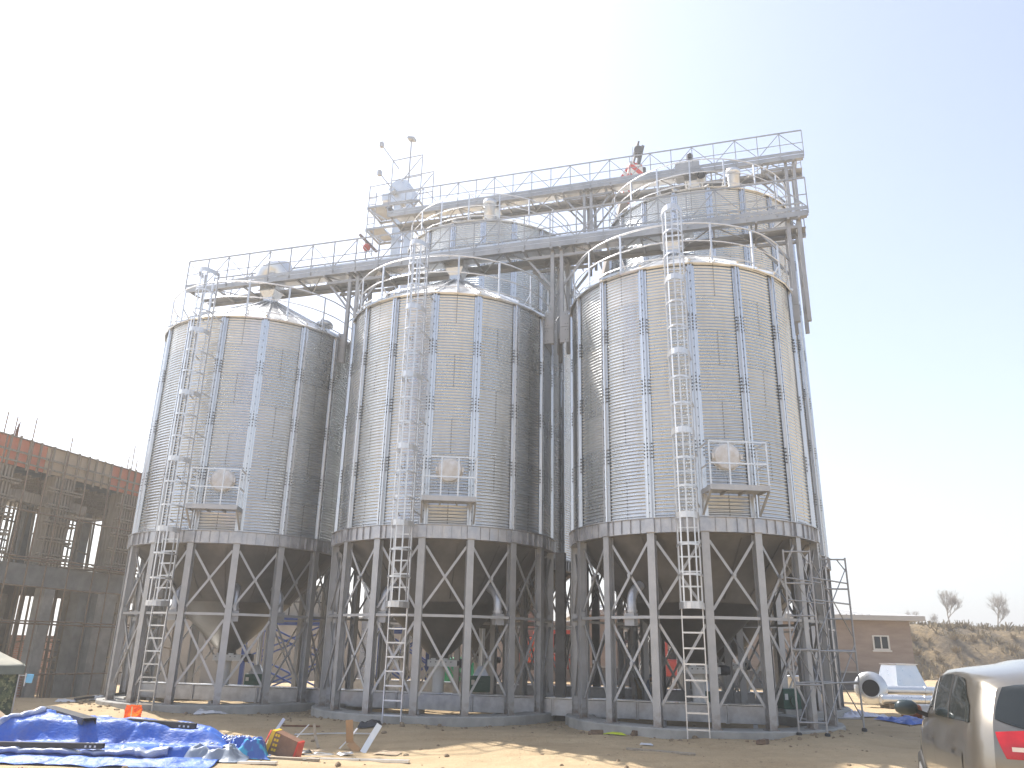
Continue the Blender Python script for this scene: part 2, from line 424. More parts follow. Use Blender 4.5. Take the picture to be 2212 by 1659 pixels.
        for w in (0.35, .95, pi/2, pi-.95, pi-.35):
            cg.bar(cpt(w, 2.62, rc-.01), cpt(w, ze+1.15, rc-.01), .034, .006, E*cos(w)+T*sin(w))
        cg.build("ladder_cage", M_lad, lo)
        # manhole
        mh = MB(); Mm = Matrix.Translation((R-.03, 0, 5.86)) @ Matrix.Rotation(pi/2, 4, 'Y')
        mh.lathe([(0, .075), (.26, .07), (.29, .055), (.29, 0), (.33, -.01)], 28, Mm)
        mh.box((R+.03, .32, 5.86), (.04, .05, .12)); mh.box((R+.03, -.32, 5.86), (.04, .05, .12))
        mh.build("manhole_cover", M("manhole_plate", (.86,.86,.87), (.66,.62,.56), 0, .5, 5), root)
        # platform
        pf = MB(); hw = .62; xi, xo = R+.03, R+.68
        pf.box2((xi, -hw, 5.03), (xo, hw, 5.06)); pf.box2((xo+.002, -hw-.01, 4.985), (xo+.02, hw+.01, 5.10))
        for y in (-hw, hw): pf.box2((xi, y-.01, 4.99), (xo, y+.01, 5.095))
        for y in (-.2, .2): pf.box2((xi, y-.02, 4.985), (xo, y+.02, 5.028))
        po = pf.build("platform", M_leg, root)
        ra = MB(); zt = 6.02
        for y in (-hw, -.2, .2, hw): ra.bar((xo, y, 5.0), (xo, y, zt), .035, .02, (0, 1, 0))
        for zz in (zt, 5.55): ra.bar((xo, -hw, zz), (xo, hw, zz), .03, .035)
        for y in (-hw, hw):
            ra.bar((xi+.1, y, 5.08), (xi+.1, y, zt), .035, .02)
            for zz in (zt, 5.55): ra.bar((xi+.1, y, zz), (xo, y, zz), .03, .03)
        ra.build("platform_railing", M_lad, po)
        for y in (-hw, hw):
            br = MB(); br.bar((xo-.03, y, 4.98), (R+.06, y, 4.56), .045, .03); br.bar((R+.07, y, 4.56), (R+.07, y, 4.98), .05, .02)
            br.build("bracket", M_leg, po)
    return root

FACE = radians(-84.5)
silo = make_silo(RS, 16, ZE, True, "front corrugated grain silo nearest the unfinished building, its cone roof fully visible", "grain silos on legs")
silo.location = (*SC[1], 0); silo.rotation_euler[2] = FACE
s2 = copy_tree(silo); s2.location = (*SC[2], 0)
s2["label"] = "middle of the three shorter front grain silos, between two catwalk supports"
s3 = copy_tree(silo); s3.location = (*SC[3], 0); s3.rotation_euler[2] = radians(-85.7)
s3["label"] = "front corrugated grain silo beside the tube scaffold, nearest the parked car"
s4 = make_silo(RS2, 18, ZE2, False, "tall rear grain silo beside the bucket elevator tower", "grain silos on legs")
s4.location = (*SC[4], 0); s4.rotation_euler[2] = radians(-73.7+10)
s5 = copy_tree(s4); s5.location = (*SC[5], 0); s5.rotation_euler[2] = radians(-97+10)
s5["label"] = "tall rear grain silo in front of the crane boom"
# side aeration boxes with elbows, at ring height; roof vents
def side_box(root, deg, R=2.80):
    a = radians(deg); rz = Matrix.Rotation(a, 3, 'Z'); p = pol(R-.02, a, 2.42)
    b = MB(); b.box(p, (.16, .24, .26), rz); bo = b.build("vent_box", M_gray, root)
    e = MB(); q = pol(R-.05, a, 0)
    e.tube([q+Vector((0,0,2.552)), q+Vector((0,0,2.84)), pol(R-.10, a, 2.95), pol(R-.22, a, 3.06), pol(R-.42, a, 3.16)], .105, 14); e.tube([q+Vector((0,0,2.57)), q+Vector((0,0,2.62))], .125, 14)
    e.build("vent_elbow", M_ring, bo)
for r_, l_ in ((silo, (14, 38, -17)), (s2, (-30, 28)), (s3, (-46,))):
    for d_ in l_: side_box(r_, d_)
def roof_stack(root, R, deg, ze, r=.19, h=.55):
    p = pol(R, radians(deg), ze); s = MB(); Mx = Matrix.Translation(p)
    s.lathe([(r, -.3), (r, h), (r+.015, h), (r+.015, h+.02), (r-.04, h+.02)], 20, Mx)
    s.lathe([(r-.05, h+.02), (r-.05, h+.08), (r+.05, h+.06), (r+.06, h+.24), (r-.03, h+.30), (0, h+.31)], 20, Mx); s.build("roof_vent", M_lad, root)
roof_stack(s4, RS2-.75, -27, ZE2+.40); roof_stack(s5, RS2-.75, 14, ZE2+.40)
dv = MB(); dv.lathe([(.10, -.25), (.10, .05), (.27, .03), (.25, .12), (.15, .20), (0, .22)], 20, Matrix.Translation(pol(2.35, radians(57), ZE+.45))); dv.build("roof_vent", M_galv, silo)

# ------------------------------------------------------------------ catwalks
def grating_mat():
    m, t, b = nt("steel_grating"); tc = t.nodes.new("ShaderNodeTexCoord"); v = t.nodes.new("ShaderNodeTexVoronoi")
    v.feature = 'DISTANCE_TO_EDGE'; v.inputs['Scale'].default_value = 26; v.inputs['Randomness'].default_value = .15; t.links.new(tc.outputs['Object'], v.inputs['Vector'])
    a = mth(t, 'LESS_THAN', v.outputs[0], .19); t.links.new(a, b.inputs['Alpha'])
    b.inputs['Base Color'].default_value = (.5,.51,.53,1); b.inputs['Metallic'].default_value = .6; b.inputs['Roughness'].default_value = .45
    return m
M_grate = grating_mat()
def catwalk(P, s0, s1, z, label, spouts, heads, w0=-.6, w1=.66, far_rail=True, c0=0, c1=0):
    """walkway with truss rails and a chain conveyor, local frame x along row, y across, origin at P"""
    root = empty("conveyor_catwalk", (P.x, P.y, 0), atan2(U.y, U.x), label, "catwalk", "conveyor catwalks over the silos")
    for y in (w0, w1):
        e = MB(); e.box2((s0, y-.004, z-.16), (s1, y+.004, z)); e.box2((s0, y-.04 if y > 0 else y+.004, z-.012), (s1, y-.004 if y > 0 else y+.04, z-.0002)); e.box2((s0, y-.04 if y > 0 else y+.004, z-.1598), (s1, y-.004 if y > 0 else y+.04, z-.148))
        e.build("edge_beam", M_cat, root)
    d = MB(); d.box2((s0+.01, w0+.045, z-.035), (s1-.01, -.22, z-.022)); d.box2((s0+.01, .26, z-.035), (s1-.01, w1-.045, z-.022)); d.build("deck_grating", M_grate, root)
    x = s0+.05; k = 0
    while x < s1:
        cb = MB(); cb.box2((x-.025, w0+.045, z-.10), (x+.025, w1-.045, z-.04)); cb.build("cross_beam", M_cat, root)
        if x+1.0 < s1: cb = MB(); cb.bar((x, w0+.06 if k % 2 else w1-.06, z-.125), (x+1.0, w1-.06 if k % 2 else w0+.06, z-.125), .04, .02); cb.build("deck_brace", M_cat, root)
        x += 1.0; k += 1
    for y in ((w0-.022, w1+.022) if far_rail else (w0-.022,)):
        r = MB(); zt = z+.97; n = int((s1-s0)/.76); st = (s1-s0)/n
        r.bar((s0, y, zt), (s1, y, zt), .03, .045); r.bar((s0, y, z+.46), (s1, y, z+.46), .02, .022); r.bar((s0, y+.0, z+.06), (s1, y, z+.06), .012, .10)
        for i in range(n+1):
            x = s0+st*i; r.bar((x, y, z-.1), (x, y, zt), .03, .03)
            if i % 2 == 0:
                for dx in (-st, st):
                    if s0-.01 <= x+dx <= s1+.01: r.bar((x, y, zt-.03), (x+dx, y, z+.06), .022, .022)
        r.build("truss_railing", M_cat, root)
    cv = MB(); cv.box2((c0, -.18, z+.02), (c1, .22, z+.42)); x = c0+.4
    while x < c1: cv.box2((x-.02, -.205, z+.012), (x+.02, .245, z+.44)); x += 2.0
    co = cv.build("conveyor_trough", M_galv, root)
    for x in spouts:
        sp = MB(); zb = z-.62
        vs = []
        for zz, a, b_ in ((z+.02, .30, .26), (z-.22, .29, .25), (zb+.16, .17, .17), (zb, .17, .17)):
            vs += [(x-a, -b_, zz), (x+a, -b_, zz), (x+a, b_, zz), (x-a, b_, zz)]
        sp.add(vs, [(i*4+k, i*4+(k+1) % 4, i*4+4+(k+1) % 4, i*4+4+k) for i in range(3) for k in range(4)])
        sp.box2((x-.33, -.29, z-.24), (x+.33, .29, z-.215)); sp.lathe([(.21, zb-.02), (.21, zb), (.17, zb), (.17, zb-.24), (.22, zb-.25)], 18, Matrix.Translation((x, 0, 0)))
        sp.build("discharge_spout", M_galv, root)
    for x in heads:
        hd = MB(); hd.box2((x-.55, -.23, z+.015), (x+.35, .27, z+.60)); hd.prism([(-.23, z+.60), (.27, z+.60), (.18, z+.74), (-.14, z+.74)], x-.5, x+.3, Matrix(((0,0,1,0),(1,0,0,0),(0,1,0,0),(0,0,0,1))))
        ho = hd.build("conveyor_head", M_cat, root)
        mo = MB(); mo.tube([(x, .02, z+.74), (x, .02, z+1.05)], .13, 14); mo.tube([(x, .02, z+1.05), (x, .02, z+1.13)], [.10, .06], 14); mo.box((x, -.1, z+.9), (.12, .14, .14)); mo.build("drive_motor", M_dsteel, ho)
    return root
fc = catwalk(P2, -9.4, 10.1, 12.93, "lower conveyor catwalk with truss railing across the three front silo tops", (-6.49, 0, 6.49), (), c0=-6.9, c1=7.1)
# conveyor tail hood over the left silo
hd = MB(); hd.tube([(-6.9, 0, 13.1), (-6.75, 0, 13.45), (-6.45, 0, 13.62), (-6.15, 0, 13.5), (-6.0, 0, 13.2)], [.3, .33, .34, .33, .28], 14); hd.build("conveyor_hood", M_galv, fc)
rc = catwalk(P4, -4.4, 11.9, 18.78, "upper conveyor catwalk from the elevator tower across the two tall rear silos", (0, 8.0), (7.9,), c0=-4.2, c1=8.3)
pi_ = MB(); pi_.tube([(8.3, -.2, 18.55), (8.3, -.62, 18.5)], .17, 18, cap=False); pi_.tube([(8.3, -.2, 18.55), (8.3, -.60, 18.5)], .13, 18, mi=1); pi_.build("round_inlet", [M_galv, M_blackw], rc)  # second tube is a black plug for the shade inside the pipe mouth

def support(P, s, zt, zp, label, full_col=True, plates=(True, True), half=.135, sides=(-1, 1)):
    root = empty("catwalk_support", (P.x, P.y, 0), atan2(U.y, U.x), label, "support frame", "steel supports carrying the catwalks")
    for y in (-.42, .42):
        for dx in (-half, half):
            p = MB(); p.box2((s+dx-.05, y-.05, zp), (s+dx+.05, y+.05, zt-.17)); p.build("post", M_gray, root)
    ar = MB()
    for y in (-.42, .42):
        ar.box2((s-(.95 if -1 in sides else .2), y-.04, zt-.42), (s+(.95 if 1 in sides else .2), y+.04, zt-.34))
        for sg in sides: ar.bar((s+sg*half, y+.055, zt-1.35), (s+sg*.95, y+.055, zt-.30), .06, .06, (0, 1, 0))
    ar.build("knee_brace", M_gray, root)
    tb = MB()
    for dx in [-half, half]+[.95*q for q in sides]: tb.box2((s+dx-.03, -.66, zt-.235), (s+dx+.03, .70, zt-.165))
    zz = zp+.5
    while zz < zt-.8:
        tb.bar((s-half-.01, -.42, zz), (s-half-.01, .42, zz+.7), .03, .03); tb.bar((s+half+.01, .42, zz), (s+half+.01, -.42, zz+.7), .03, .03); zz += .8
    tb.build("cross_arm", M_gray, root)
    for k, sg in enumerate((-1, 1)):
        if not plates[k]: continue
        pl = MB(); x0 = s+sg*half; x1 = s+sg*.36
        for z0 in (zp, zp+.47): pl.box2((min(x0-sg*.03, x1), -.49, z0), (max(x0-sg*.03, x1), -.47, z0+.455))
        pl.box2((x1-.012, -.469, zp), (x1+.012, .4, zp+.93))
        for zz in (zp+.08, zp+.37, zp+.55, zp+.84):
            for q in (.04, .11): pl.box((x1-sg*q, -.492, zz), (.018, .01, .018), mi=1)
        pl.build("bolted_plate", [M_gray, M_dsteel], root)
    if full_col:
        c = MB(); c.box2((s-.12, -.1, .1), (s+.12, .1, 4.15)); c.build("column", M_dgray, root); c = MB(); c.box2((s-.05, -.05, zp-.42), (s+.05, .05, zp+.3)); c.build("post_stub", M_dgray, root)
    return root
support(P2, -3.247, 12.93, 9.83, "catwalk support frame in the gap left of the middle front silo")
support(P2, 3.247, 12.93, 9.83, "catwalk support frame in the gap right of the middle front silo")
support(P2, 9.72, 12.93, 9.83, "catwalk support frame at the outer end of the lower catwalk", False, (True, False), sides=(-1,))
support(P4, 4.0, 18.78, 15.6, "tall catwalk support frame between the two rear silos")
support(P4, 11.4, 18.78, 15.6, "tall catwalk support frame at the outer end of the upper catwalk", False, (True, False), sides=(-1,))

# ------------------------------------------------------------------ bucket elevator
be = empty("bucket_elevator", (P4.x, P4.y, 0), atan2(U.y, U.x), "slender bucket elevator tower with head platforms and thin masts behind the silos", "elevator tower")
def bpart(name, fn, mat=M_cat, par=be): m = MB(); fn(m); return m.build(name, mat, par)
for sx in (-5.22, -4.62):
    bpart("elevator_trunk", lambda m, sx=sx: m.box2((sx-.17, 1.86, .1), (sx+.17, 2.14, 21.0)), M_galv)
bpart("elevator_head", lambda m: (m.prism([(-5.55, 20.9), (-4.45, 20.9), (-4.45, 21.5), (-4.75, 21.95), (-5.25, 22.05), (-5.55, 21.9)], -1.75, -2.3, Matrix(((1,0,0,0),(0,0,-1,0),(0,1,0,0),(0,0,0,1)))), m.tube([(-5.35, 1.74, 21.4), (-5.35, 1.45, 21.4)], .14, 14), m.box2((-6.0, 1.8, 21.1), (-5.56, 2.15, 21.45))), M_galv)
bpart("elevator_drive", lambda m: (m.tube([(-5.9, 1.9, 20.85), (-5.55, 1.9, 20.85)], .16, 12), m.box2((-6.2, 1.7, 20.6), (-5.5, 2.3, 20.72))), M_gray)
for z in (20.46, 19.35, 17.2):
    def pl(m, z=z):
        m.box2((-6.4, 1.25, z-.04), (-3.9, 1.32, z+.06)); m.box2((-6.4, 2.6, z-.04), (-3.9, 2.67, z+.06))
        for x in (-6.4, -5.6, -4.3, -3.9): m.box2((x-.03, 1.321, z-.03), (x+.03, 2.599, z+.05))
        m.bar((-6.4, 1.28, z-.05), (-5.4, 1.28, z-.75), .06, .06); m.bar((-3.95, 1.28, z-.05), (-4.5, 1.28, z-.6), .05, .05)
        m.box2((-6.35, 1.35, z+.051), (-5.6, 2.55, z+.07))
    bpart("head_platform", pl)
def rails(m):
    for y in (1.28, 2.63):
        for x, zt in ((-6.35, 21.6), (-5.3, 22.76), (-3.85, 22.82)): m.bar((x, y, 18.2 if x < -6 else 20.46), (x, y, zt), .035, .035)
        m.bar((-5.3, y, 22.76), (-3.85, y, 22.82), .035, .035); m.bar((-6.35, y, 21.55), (-5.3, y, 21.6), .03, .03); m.bar((-6.35, y, 21.0), (-3.85, y, 21.0), .03, .03); m.bar((-5.3, y, 21.7), (-3.85, y, 21.75), .03, .03)
        m.bar((-3.9, y, 22.7), (-4.8, y, 21.6), .03, .03); m.bar((-6.3, y, 20.4), (-5.6, y, 19.4), .03, .03)
    for k in range(9): m.bar((-6.35, 1.28, 18.3+.33*k), (-6.0, 1.28, 18.3+.33*k), .03, .03)
    m.bar((-6.0, 1.28, 18.0), (-6.0, 1.28, 21.2), .035, .035)
bpart("platform_railing", rails)
ms = bpart("lamp_mast", lambda m: (m.tube([(-4.76, 1.9, 21.0), (-4.76, 1.9, 24.2)], .035, 8),))
bpart("lamp_head", lambda m: m.box((-4.72, 1.85, 24.22), (.34, .3, .12), Matrix.Rotation(.3, 3, 'Y')), M_cat, ms)
for a, b in (((-5.34, 2, 22.8), (-6.23, 1.8, 24.15)), ((-5.6, 2, 21.75), (-6.22, 1.8, 22.6))):
    dvt = bpart("davit_arm", lambda m: m.bar(a, b, .045, .045)); bpart("davit_head", lambda m: m.box(b, (.16, .16, .26)), M_cat, dvt)

# ------------------------------------------------------------------ ground conveyors
def trough(P, s0, s1, off, label):
    root = empty("drag_conveyor", (P.x, P.y, 0), atan2(U.y, U.x), label, "drag conveyor", "drag conveyors along the ground")
    t = MB(); x = s0; k = 0
    while x < s1-.01:
        x1 = min(x+2.05, s1); t.box2((x+.004, off-.2, .27), (x1-.004, off+.2, .635))
        for xx in (x+.02, x1-.02): t.box2((xx-.015, off-.235, .255), (xx+.015, off+.235, .65))
        x = x1; k += 1
    t.build("trough_body", M_ring, root)
    l = MB(); l.box2((s0, off-.24, .652), (s1, off+.24, .668)); l.build("trough_lid", M_galv, root)
    x = s0+.6
    while x < s1: f = MB(); f.box2((x-.05, off-.19, -.2), (x+.05, off+.19, .254)); f.build("trough_foot", M_gray, root); x += 2.05
    return root
trough(P2, -9.2, 8.3, -.15, "galvanised drag conveyor trough under the front silo row")
trough(P4, -5.5, 10.5, -.2, "galvanised drag conveyor trough under the rear silo row")

# ------------------------------------------------------------------ unfinished concrete building on the left
BROT = atan2(BD.y, BD.x)          # local x along the facade, local y = away behind it (left), z up
ub = empty("unfinished_building", (BP.x, BP.y, 0), BROT, "unfinished concrete frame building with red and tan formwork along its top edge", "building")
def up(name, fn, mat): m = MB(); fn(m); return m.build(name, mat, ub)
S0, S1 = -9.0, 5.5
up("floor_slab", lambda m: (m.box2((S0, 0, 3.35), (S1, .45, 3.98)), m.box2((S0, .451, 3.75), (S1, 9, 3.96)), m.box2((S0, 4.4, 3.3), (S1, 4.8, 3.749))), M_concd)
up("roof_slab", lambda m: (m.box2((S0, .06, 6.95), (S1, .4, 7.62)), m.box2((S0, .401, 7.2), (S1, 9, 7.5)), m.box2((S0, 4.4, 6.8), (S1, 4.8, 7.19))), M_concd)
for a, b, dpt, mt in ((-3.42, -3.02, 0, M_conc), (-1.72, -1.18, .25, M_concd), (-1.178, -.30, 0, M_conc), (-6.6, -6.2, 0, M_conc), (2.0, 2.4, .05, M_concd), (4.6, 5.0, .05, M_concd)):
    up("column", lambda m: m.box2((a, dpt+.02, -1), (b, dpt+.42, 3.348)), mt)
for a in (-6.4, -3.3, -.6, 2.2, 4.8):
    up("column", lambda m: m.box2((a-.2, 4.4, -1), (a+.2, 4.8, 3.3)), M_concd)
    up("column", lambda m: m.box2((a-.2, 4.4, 3.97), (a+.2, 4.8, 6.8)), M_concd)
# formwork panels on the top edge
edges = [S0, -7.6, -6.2, -4.45, -3.05, -1.67, -.2, 1.6, 3.4, S1]
for i, (a, b) in enumerate(zip(edges, edges[1:])):
    o = up("formwork_panel", lambda m: m.box2((a+.01, -.02, 6.86), (b-.01, .055, 7.70+.02*(i % 3))), M_plytan if i in (3, 4, 7) else M_plyred)
x = S0+.1
while x < S1:
    up("formwork_stud", lambda m: m.box2((x, -.075, 6.78), (x+.055, -.021, 7.76+.08*abs(ns(x*3, 1)))), M_timber); x += .32+.22*abs(ns(x, 7))*2
for a_, b_ in (((S0, -.11, 7.25), (S1, -.076, 7.31)), ((S0, -.11, 6.95), (S1, -.076, 7.0)), ((S0, -.09, 7.70), (S1, .05, 7.73))): up("waler_board", lambda m: m.box2(a_, b_), M_timber)
# timber-clad columns of the upper storey
for a, b in ((-6.05, -5.5), (-3.9, -3.1), (-.95, 0.1), (2.0, 2.6), (4.4, 5.0)):
    def colf(m):
        m.box2((a+.03, .05, 3.985), (b-.03, .5, 6.85))
        x = a
        while x < b: m.box2((x, -.02, 4.0), (x+.06, .045, 6.84)); x += .125
        z = 4.25
        while z < 6.7:
            for k in (0, .09): m.bar((a-.25-.2*abs(ns(z, a)), -.05-k*.4, z+k), (b+.2+.25*abs(ns(a, z)), -.05-k*.4, z+k+.01), .05, .05)
            m.bar((b+.05, -.25, z-.04), (b+.05, .6, z-.04), .05, .05); z += .52
    up("column_formwork", colf, M_timber)
# props, joists and clutter inside
def props(z0, z1, cnt, seed):
    r = random.Random(seed)
    for k in range(cnt):
        x = r.uniform(S0+.4, S1-.3); y = r.uniform(.7, 6.5); w = .04+.04*r.random()
        up("timber_prop", lambda m: m.bar((x, y, z0), (x+r.uniform(-.12, .12), y+r.uniform(-.1, .1), z1), w, w), M_timber)
    for k in range(cnt//5):
        x = r.uniform(S0+1, S1-1); y = r.uniform(.6, 5); z = r.uniform(z0+.8, z1-.4)
        up("prop_brace", lambda m: m.bar((x-1.2, y, z), (x+1.2, y, z+r.uniform(-.6, .6)), .05, .05), M_timber)
props(-.6, 3.7, 90, 3); props(3.97, 7.1, 80, 5)
for k in range(41): up("joist", lambda m: m.box2((S0+.35*k, .5, 6.70), (S0+.35*k+.07, 5.5, 6.79)), M_timber)
def brick_mat():
    m, t, b = nt("red_brick"); tc = t.nodes.new("ShaderNodeTexCoord"); mp = t.nodes.new("ShaderNodeMapping"); mp.inputs['Rotation'].default_value = (pi/2, 0, 0)
    t.links.new(tc.outputs['Object'], mp.inputs[0]); br = t.nodes.new("ShaderNodeTexBrick"); t.links.new(mp.outputs[0], br.inputs[0])
    br.inputs['Color1'].default_value = (.42,.21,.15,1); br.inputs['Color2'].default_value = (.50,.27,.20,1); br.inputs['Mortar'].default_value = (.45,.40,.36,1)
    br.inputs['Scale'].default_value = 1.0; br.inputs['Brick Width'].default_value = .25; br.inputs['Row Height'].default_value = .075; br.inputs['Mortar Size'].default_value = .012
    t.links.new(br.outputs[0], b.inputs['Base Color']); b.inputs['Roughness'].default_value = .9; return m
M_brick = brick_mat()
up("brick_infill", lambda m: (m.box2((-5.6, 8.2, -1), (5.4, 8.4, 1.9)), m.box2((-6.0, .1, -.6), (-3.5, .3, .75))), M_brick)
# starter bars
reb = random.Random(11)
for x, l in ((-5.95, .75), (-5.6, .7), (-5.5, .55), (-4.9, .85), (-3.37, .6), (-.7, .55), (-.48, 1.0), (-.27, .5), (1.4, .6), (3.0, .7), (-7.0, .8)):
    up("starter_bar", lambda m: m.tube([(x, .2, 7.4), (x-.02+.05*reb.random(), .2, 7.72+l)], .017, 6), M_rust)
up("starter_bar", lambda m: [m.tube([(-5.55+.05*k, .2+.03*k, 7.4), (-5.55+.02*k, .2, 8.2-.09*abs(k-2))], .014, 5) for k in range(5)], M_rust)
# plank shelf and loose boards
for a_ in (((-3.7, -.3, 5.56), (-2.3, -.5, 5.62), .3, .06), ((-5.3, .3, 6.05), (-2.3, .15, 5.95), .1, .32), ((-3.0, .3, 4.02), (-.3, -.25, 4.05), .5, .05)): up("loose_board", lambda m: m.bar(*a_), M_timber)
# pole scaffold in front
ps = empty("pole_scaffold", (BP.x, BP.y, 0), BROT, "rusty pole scaffold tied along the unfinished building's facade", "scaffold")
for x in (-7.6, -6.4, -5.4, -4.75, -4.05, -3.15, -2.1, -1.4, -.2, 1.0):
    m = MB(); t_ = ns(x, 2)*.12; m.tube([(x, -.5, -.8), (x+t_, -.5, 7.0 if x > -3 else 7.6)], .026, 7); m.build("upright_pole", M_pole, ps)
for z in (.72, 2.2, 3.3, 4.05, 5.5):
    for k in range(3):
        m = MB(); a = -8.5+3.1*k; m.tube([(a, -.45-.05*(k % 2), z+.06*ns(z, k)), (a+3.9, -.45-.05*(k % 2), z+.06*ns(k, z+3))], .026, 7)
        if z in (2.2, 4.05): m.tube([(a, -.56, z+.07), (a+3.2, -.56, z+.1)], .026, 7)
        m.build("ledger_pole", M_pole, ps)

# ------------------------------------------------------------------ things behind the silos
def lattice(name, x0, x1, y0, y1, z0, z1, label, mat, cat="steel frame", grp=None):
    r = empty(name, (x0, y0, 0), 0, label, cat, grp); w, d = x1-x0, y1-y0
    for px in (0, w):
        for py in (0, d): m = MB(); m.box2((px-.07, py-.07, z0), (px+.07, py+.07, z1)); m.build("column", mat, r)
    m = MB(); n = 2; h = (z1-z0)/n
    for i in range(n):
        for py in (0, d):
            m = MB(); m.bar((.07, py, z0+h*i+.1), (w-.07, py, z0+h*(i+1)), .06, .06); m.bar((w-.07, py+.065, z0+h*i+.1), (.07, py+.065, z0+h*(i+1)), .06, .06); m.build("cross_brace", mat, r)
    m = MB()
    for py in (0, d): m.box2((-.1, py-.09, z1+.003), (w+.1, py+.09, z1+.23))
    for px in (0, w): m.box2((px-.09, .092, z1+.01), (px+.09, d-.092, z1+.2))
    m.build("top_beam", mat, r)
    return r
bf = lattice("machine_frame", -9.5, -6.6, 30, 32, -.1, 2.45, "blue steel frame carrying white cabinets behind the silo nearest the unfinished building", M_blue)
cb = empty("white_cabinet", (-9.0, 30.1, 2.69), 0, "white panelled machine housing standing on the blue steel frame", "machine housing")
m = MB(); m.box2((.2, 0, 0), (2.5, 1.8, 1.15)); m.build("panel_body", M_white, cb)
m = MB()
for x in (.2, .95, 1.7, 2.47): m.box2((x-.015, -.025, .005), (x+.015, -.001, 1.15))
for z in (.02, .55, 1.13): m.box2((.2, -.02, z-.012), (2.48, -.0011, z+.012))
m.build("seam_frame", M_dsteel, cb)
m = MB(); m.tube([(2.05, -.003, .2), (2.05, -.06, .22), (2.05, -.06, .75), (2.05, -.003, .77)], .02, 6); m.build("door_handle", M_gray, cb)
m = MB(); m.lathe([(.0, 1.6), (.25, 1.55), (.35, 1.151), (.35, 1.15)], 14, Matrix.Translation((.9, .8, 0))); m.build("vent_cowl", M_white, cb)
lattice("machine_frame", -4.6, -2.85, 30, 31.2, 0, 2.2, "narrow blue braced frame behind the middle front silo", M_blue)
wl = empty("boundary_wall", (-22, 45, 0), 0, "long pale rendered wall far behind the silo legs", "wall")
m = MB(); m.box2((0, 0, -.5), (25.5, .25, 3.1)); m.build("wall_face", M("pale_render", (.27,.245,.215), (.34,.31,.275), 0, .9, .8), wl)
m = MB(); m.box2((-.1, -.06, 3.103), (25.6, .31, 3.22)); m.build("coping", M_conc, wl)
gp = empty("site_hoarding", (-2.75, 32, 0), 0, "bright green sheet hoarding behind the middle front silo's hopper", "hoarding")
M_hgreen = M("bright_green_sheet", (.02,.36,.16), (.025,.42,.20), 0, .5, 2)
for k in range(2):
    m = MB(); x = .05+1.02*k
    m.grid(lambda u, v: (x+u*.95, .012*sin(u*60), .45+v*.95), 40, 2); solid(m.build("sheet", M_hgreen, gp), .006)
m = MB()
for x in (0, 1.02, 2.1): m.box2((x-.03, .03, -.1), (x+.03, .09, 1.5))
m.build("post", M_white, gp)
# red machines
def wheel(par, x, y, z, r, w, ax='X'):
    Mx = Matrix.Translation((x, y, z)) @ Matrix.Rotation(pi/2, 4, 'Y' if ax == 'X' else 'X'); t = MB()
    t.lathe([(r*.55, -w/2), (r*.9, -w/2), (r, -w*.3), (r, w*.3), (r*.9, w/2), (r*.55, w/2)], 22, Mx); wo = t.build("wheel", M_blackw, par)
    q = MB(); q.lathe([(0, -w*.3), (r*.3, -w*.35), (r*.54, -w*.42), (r*.56, 0), (r*.54, w*.42), (r*.3, w*.35), (0, w*.3)], 18, Mx); q.build("rim", M_gray, wo)
tc_ = empty("truck_crane", (.9, 36.2, gz(.9, 36.2)), 0, "orange red truck crane with its boom raised high above the rear silos", "truck crane")
m = MB(); m.box2((-.85, 0, .75), (.95, 6.2, 1.02)); m.build("chassis", M_dsteel, tc_)
m = MB(); m.box2((-.9, .05, 1.03), (1.0, 3.6, 2.1)); o = m.build("rear_body", M_orange, tc_); bevel(o, .03)
m = MB()
for z in (1.2, 1.45, 1.7, 1.95): m.box2((.1, -.03, z-.012), (.55, -.005, z+.012))
m.build("rear_ladder", M_dsteel, tc_)
m = MB(); m.box2((-.85, 4.2, 1.03), (.95, 6.1, 2.4)); o = m.build("cab", M_orange, tc_); bevel(o, .08, 3)
m = MB(); m.box2((-.7, 4.18, 1.7), (.8, 4.199, 2.25)); m.build("rear_window", M_glassd, o)
m = MB(); m.box2((-.8, .02, .8), (-.5, .045, .95)); m.build("tail_light", M_red, tc_)
for y in (.9, 2.1, 5.2):
    for x in (-.75, .85): wheel(tc_, x, y, .5, .5, .32)
B0 = Vector((-.1, 1.9, 2.2)); T = Vector((6.77-.9, 37.6-36.2, 28.7-gz(.9, 36.2))); d_ = (T-B0)
bm = empty("boom", (0, 0, 0)); bm.parent = tc_
M_boom = M("crane_boom_steel", (.16,.135,.11), (.24,.20,.165), .1, .5, 2)
for k, (a, b, w) in enumerate(((0, .55, .62), (.5, .80, .54), (.78, .93, .46))):
    m = MB(); m.bar(B0+d_*a, B0+d_*b, w, w*1.15, (1, .2, 0)); m.build("boom_section", M_boom if k != 1 else M_boom, tc_)
bpy.data.objects.remove(bm)
def rw_mat():
    m, t, b = nt("red_white_chevron"); tc = t.nodes.new("ShaderNodeTexCoord"); w = t.nodes.new("ShaderNodeTexWave"); w.inputs['Scale'].default_value = .9; w.inputs['Distortion'].default_value = 0; w.bands_direction = 'DIAGONAL'
    t.links.new(tc.outputs['Object'], w.inputs[0]); t.links.new(mix(t, mth(t, 'GREATER_THAN', w.outputs[1], .5), (.6,.03,.02), (.75,.75,.73)), b.inputs['Base Color']); return m
M_rw = rw_mat()
hd0 = B0+d_*.90
m = MB(); m.bar(B0+d_*.86, B0+d_*.955, .5, .62, (1, .2, 0)); m.bar(hd0+Vector((-.45, -.1, .2)), hd0+Vector((.2, -.1, 1.3)), .12, .3); jo = m.build("boom_head", M_rw, tc_)
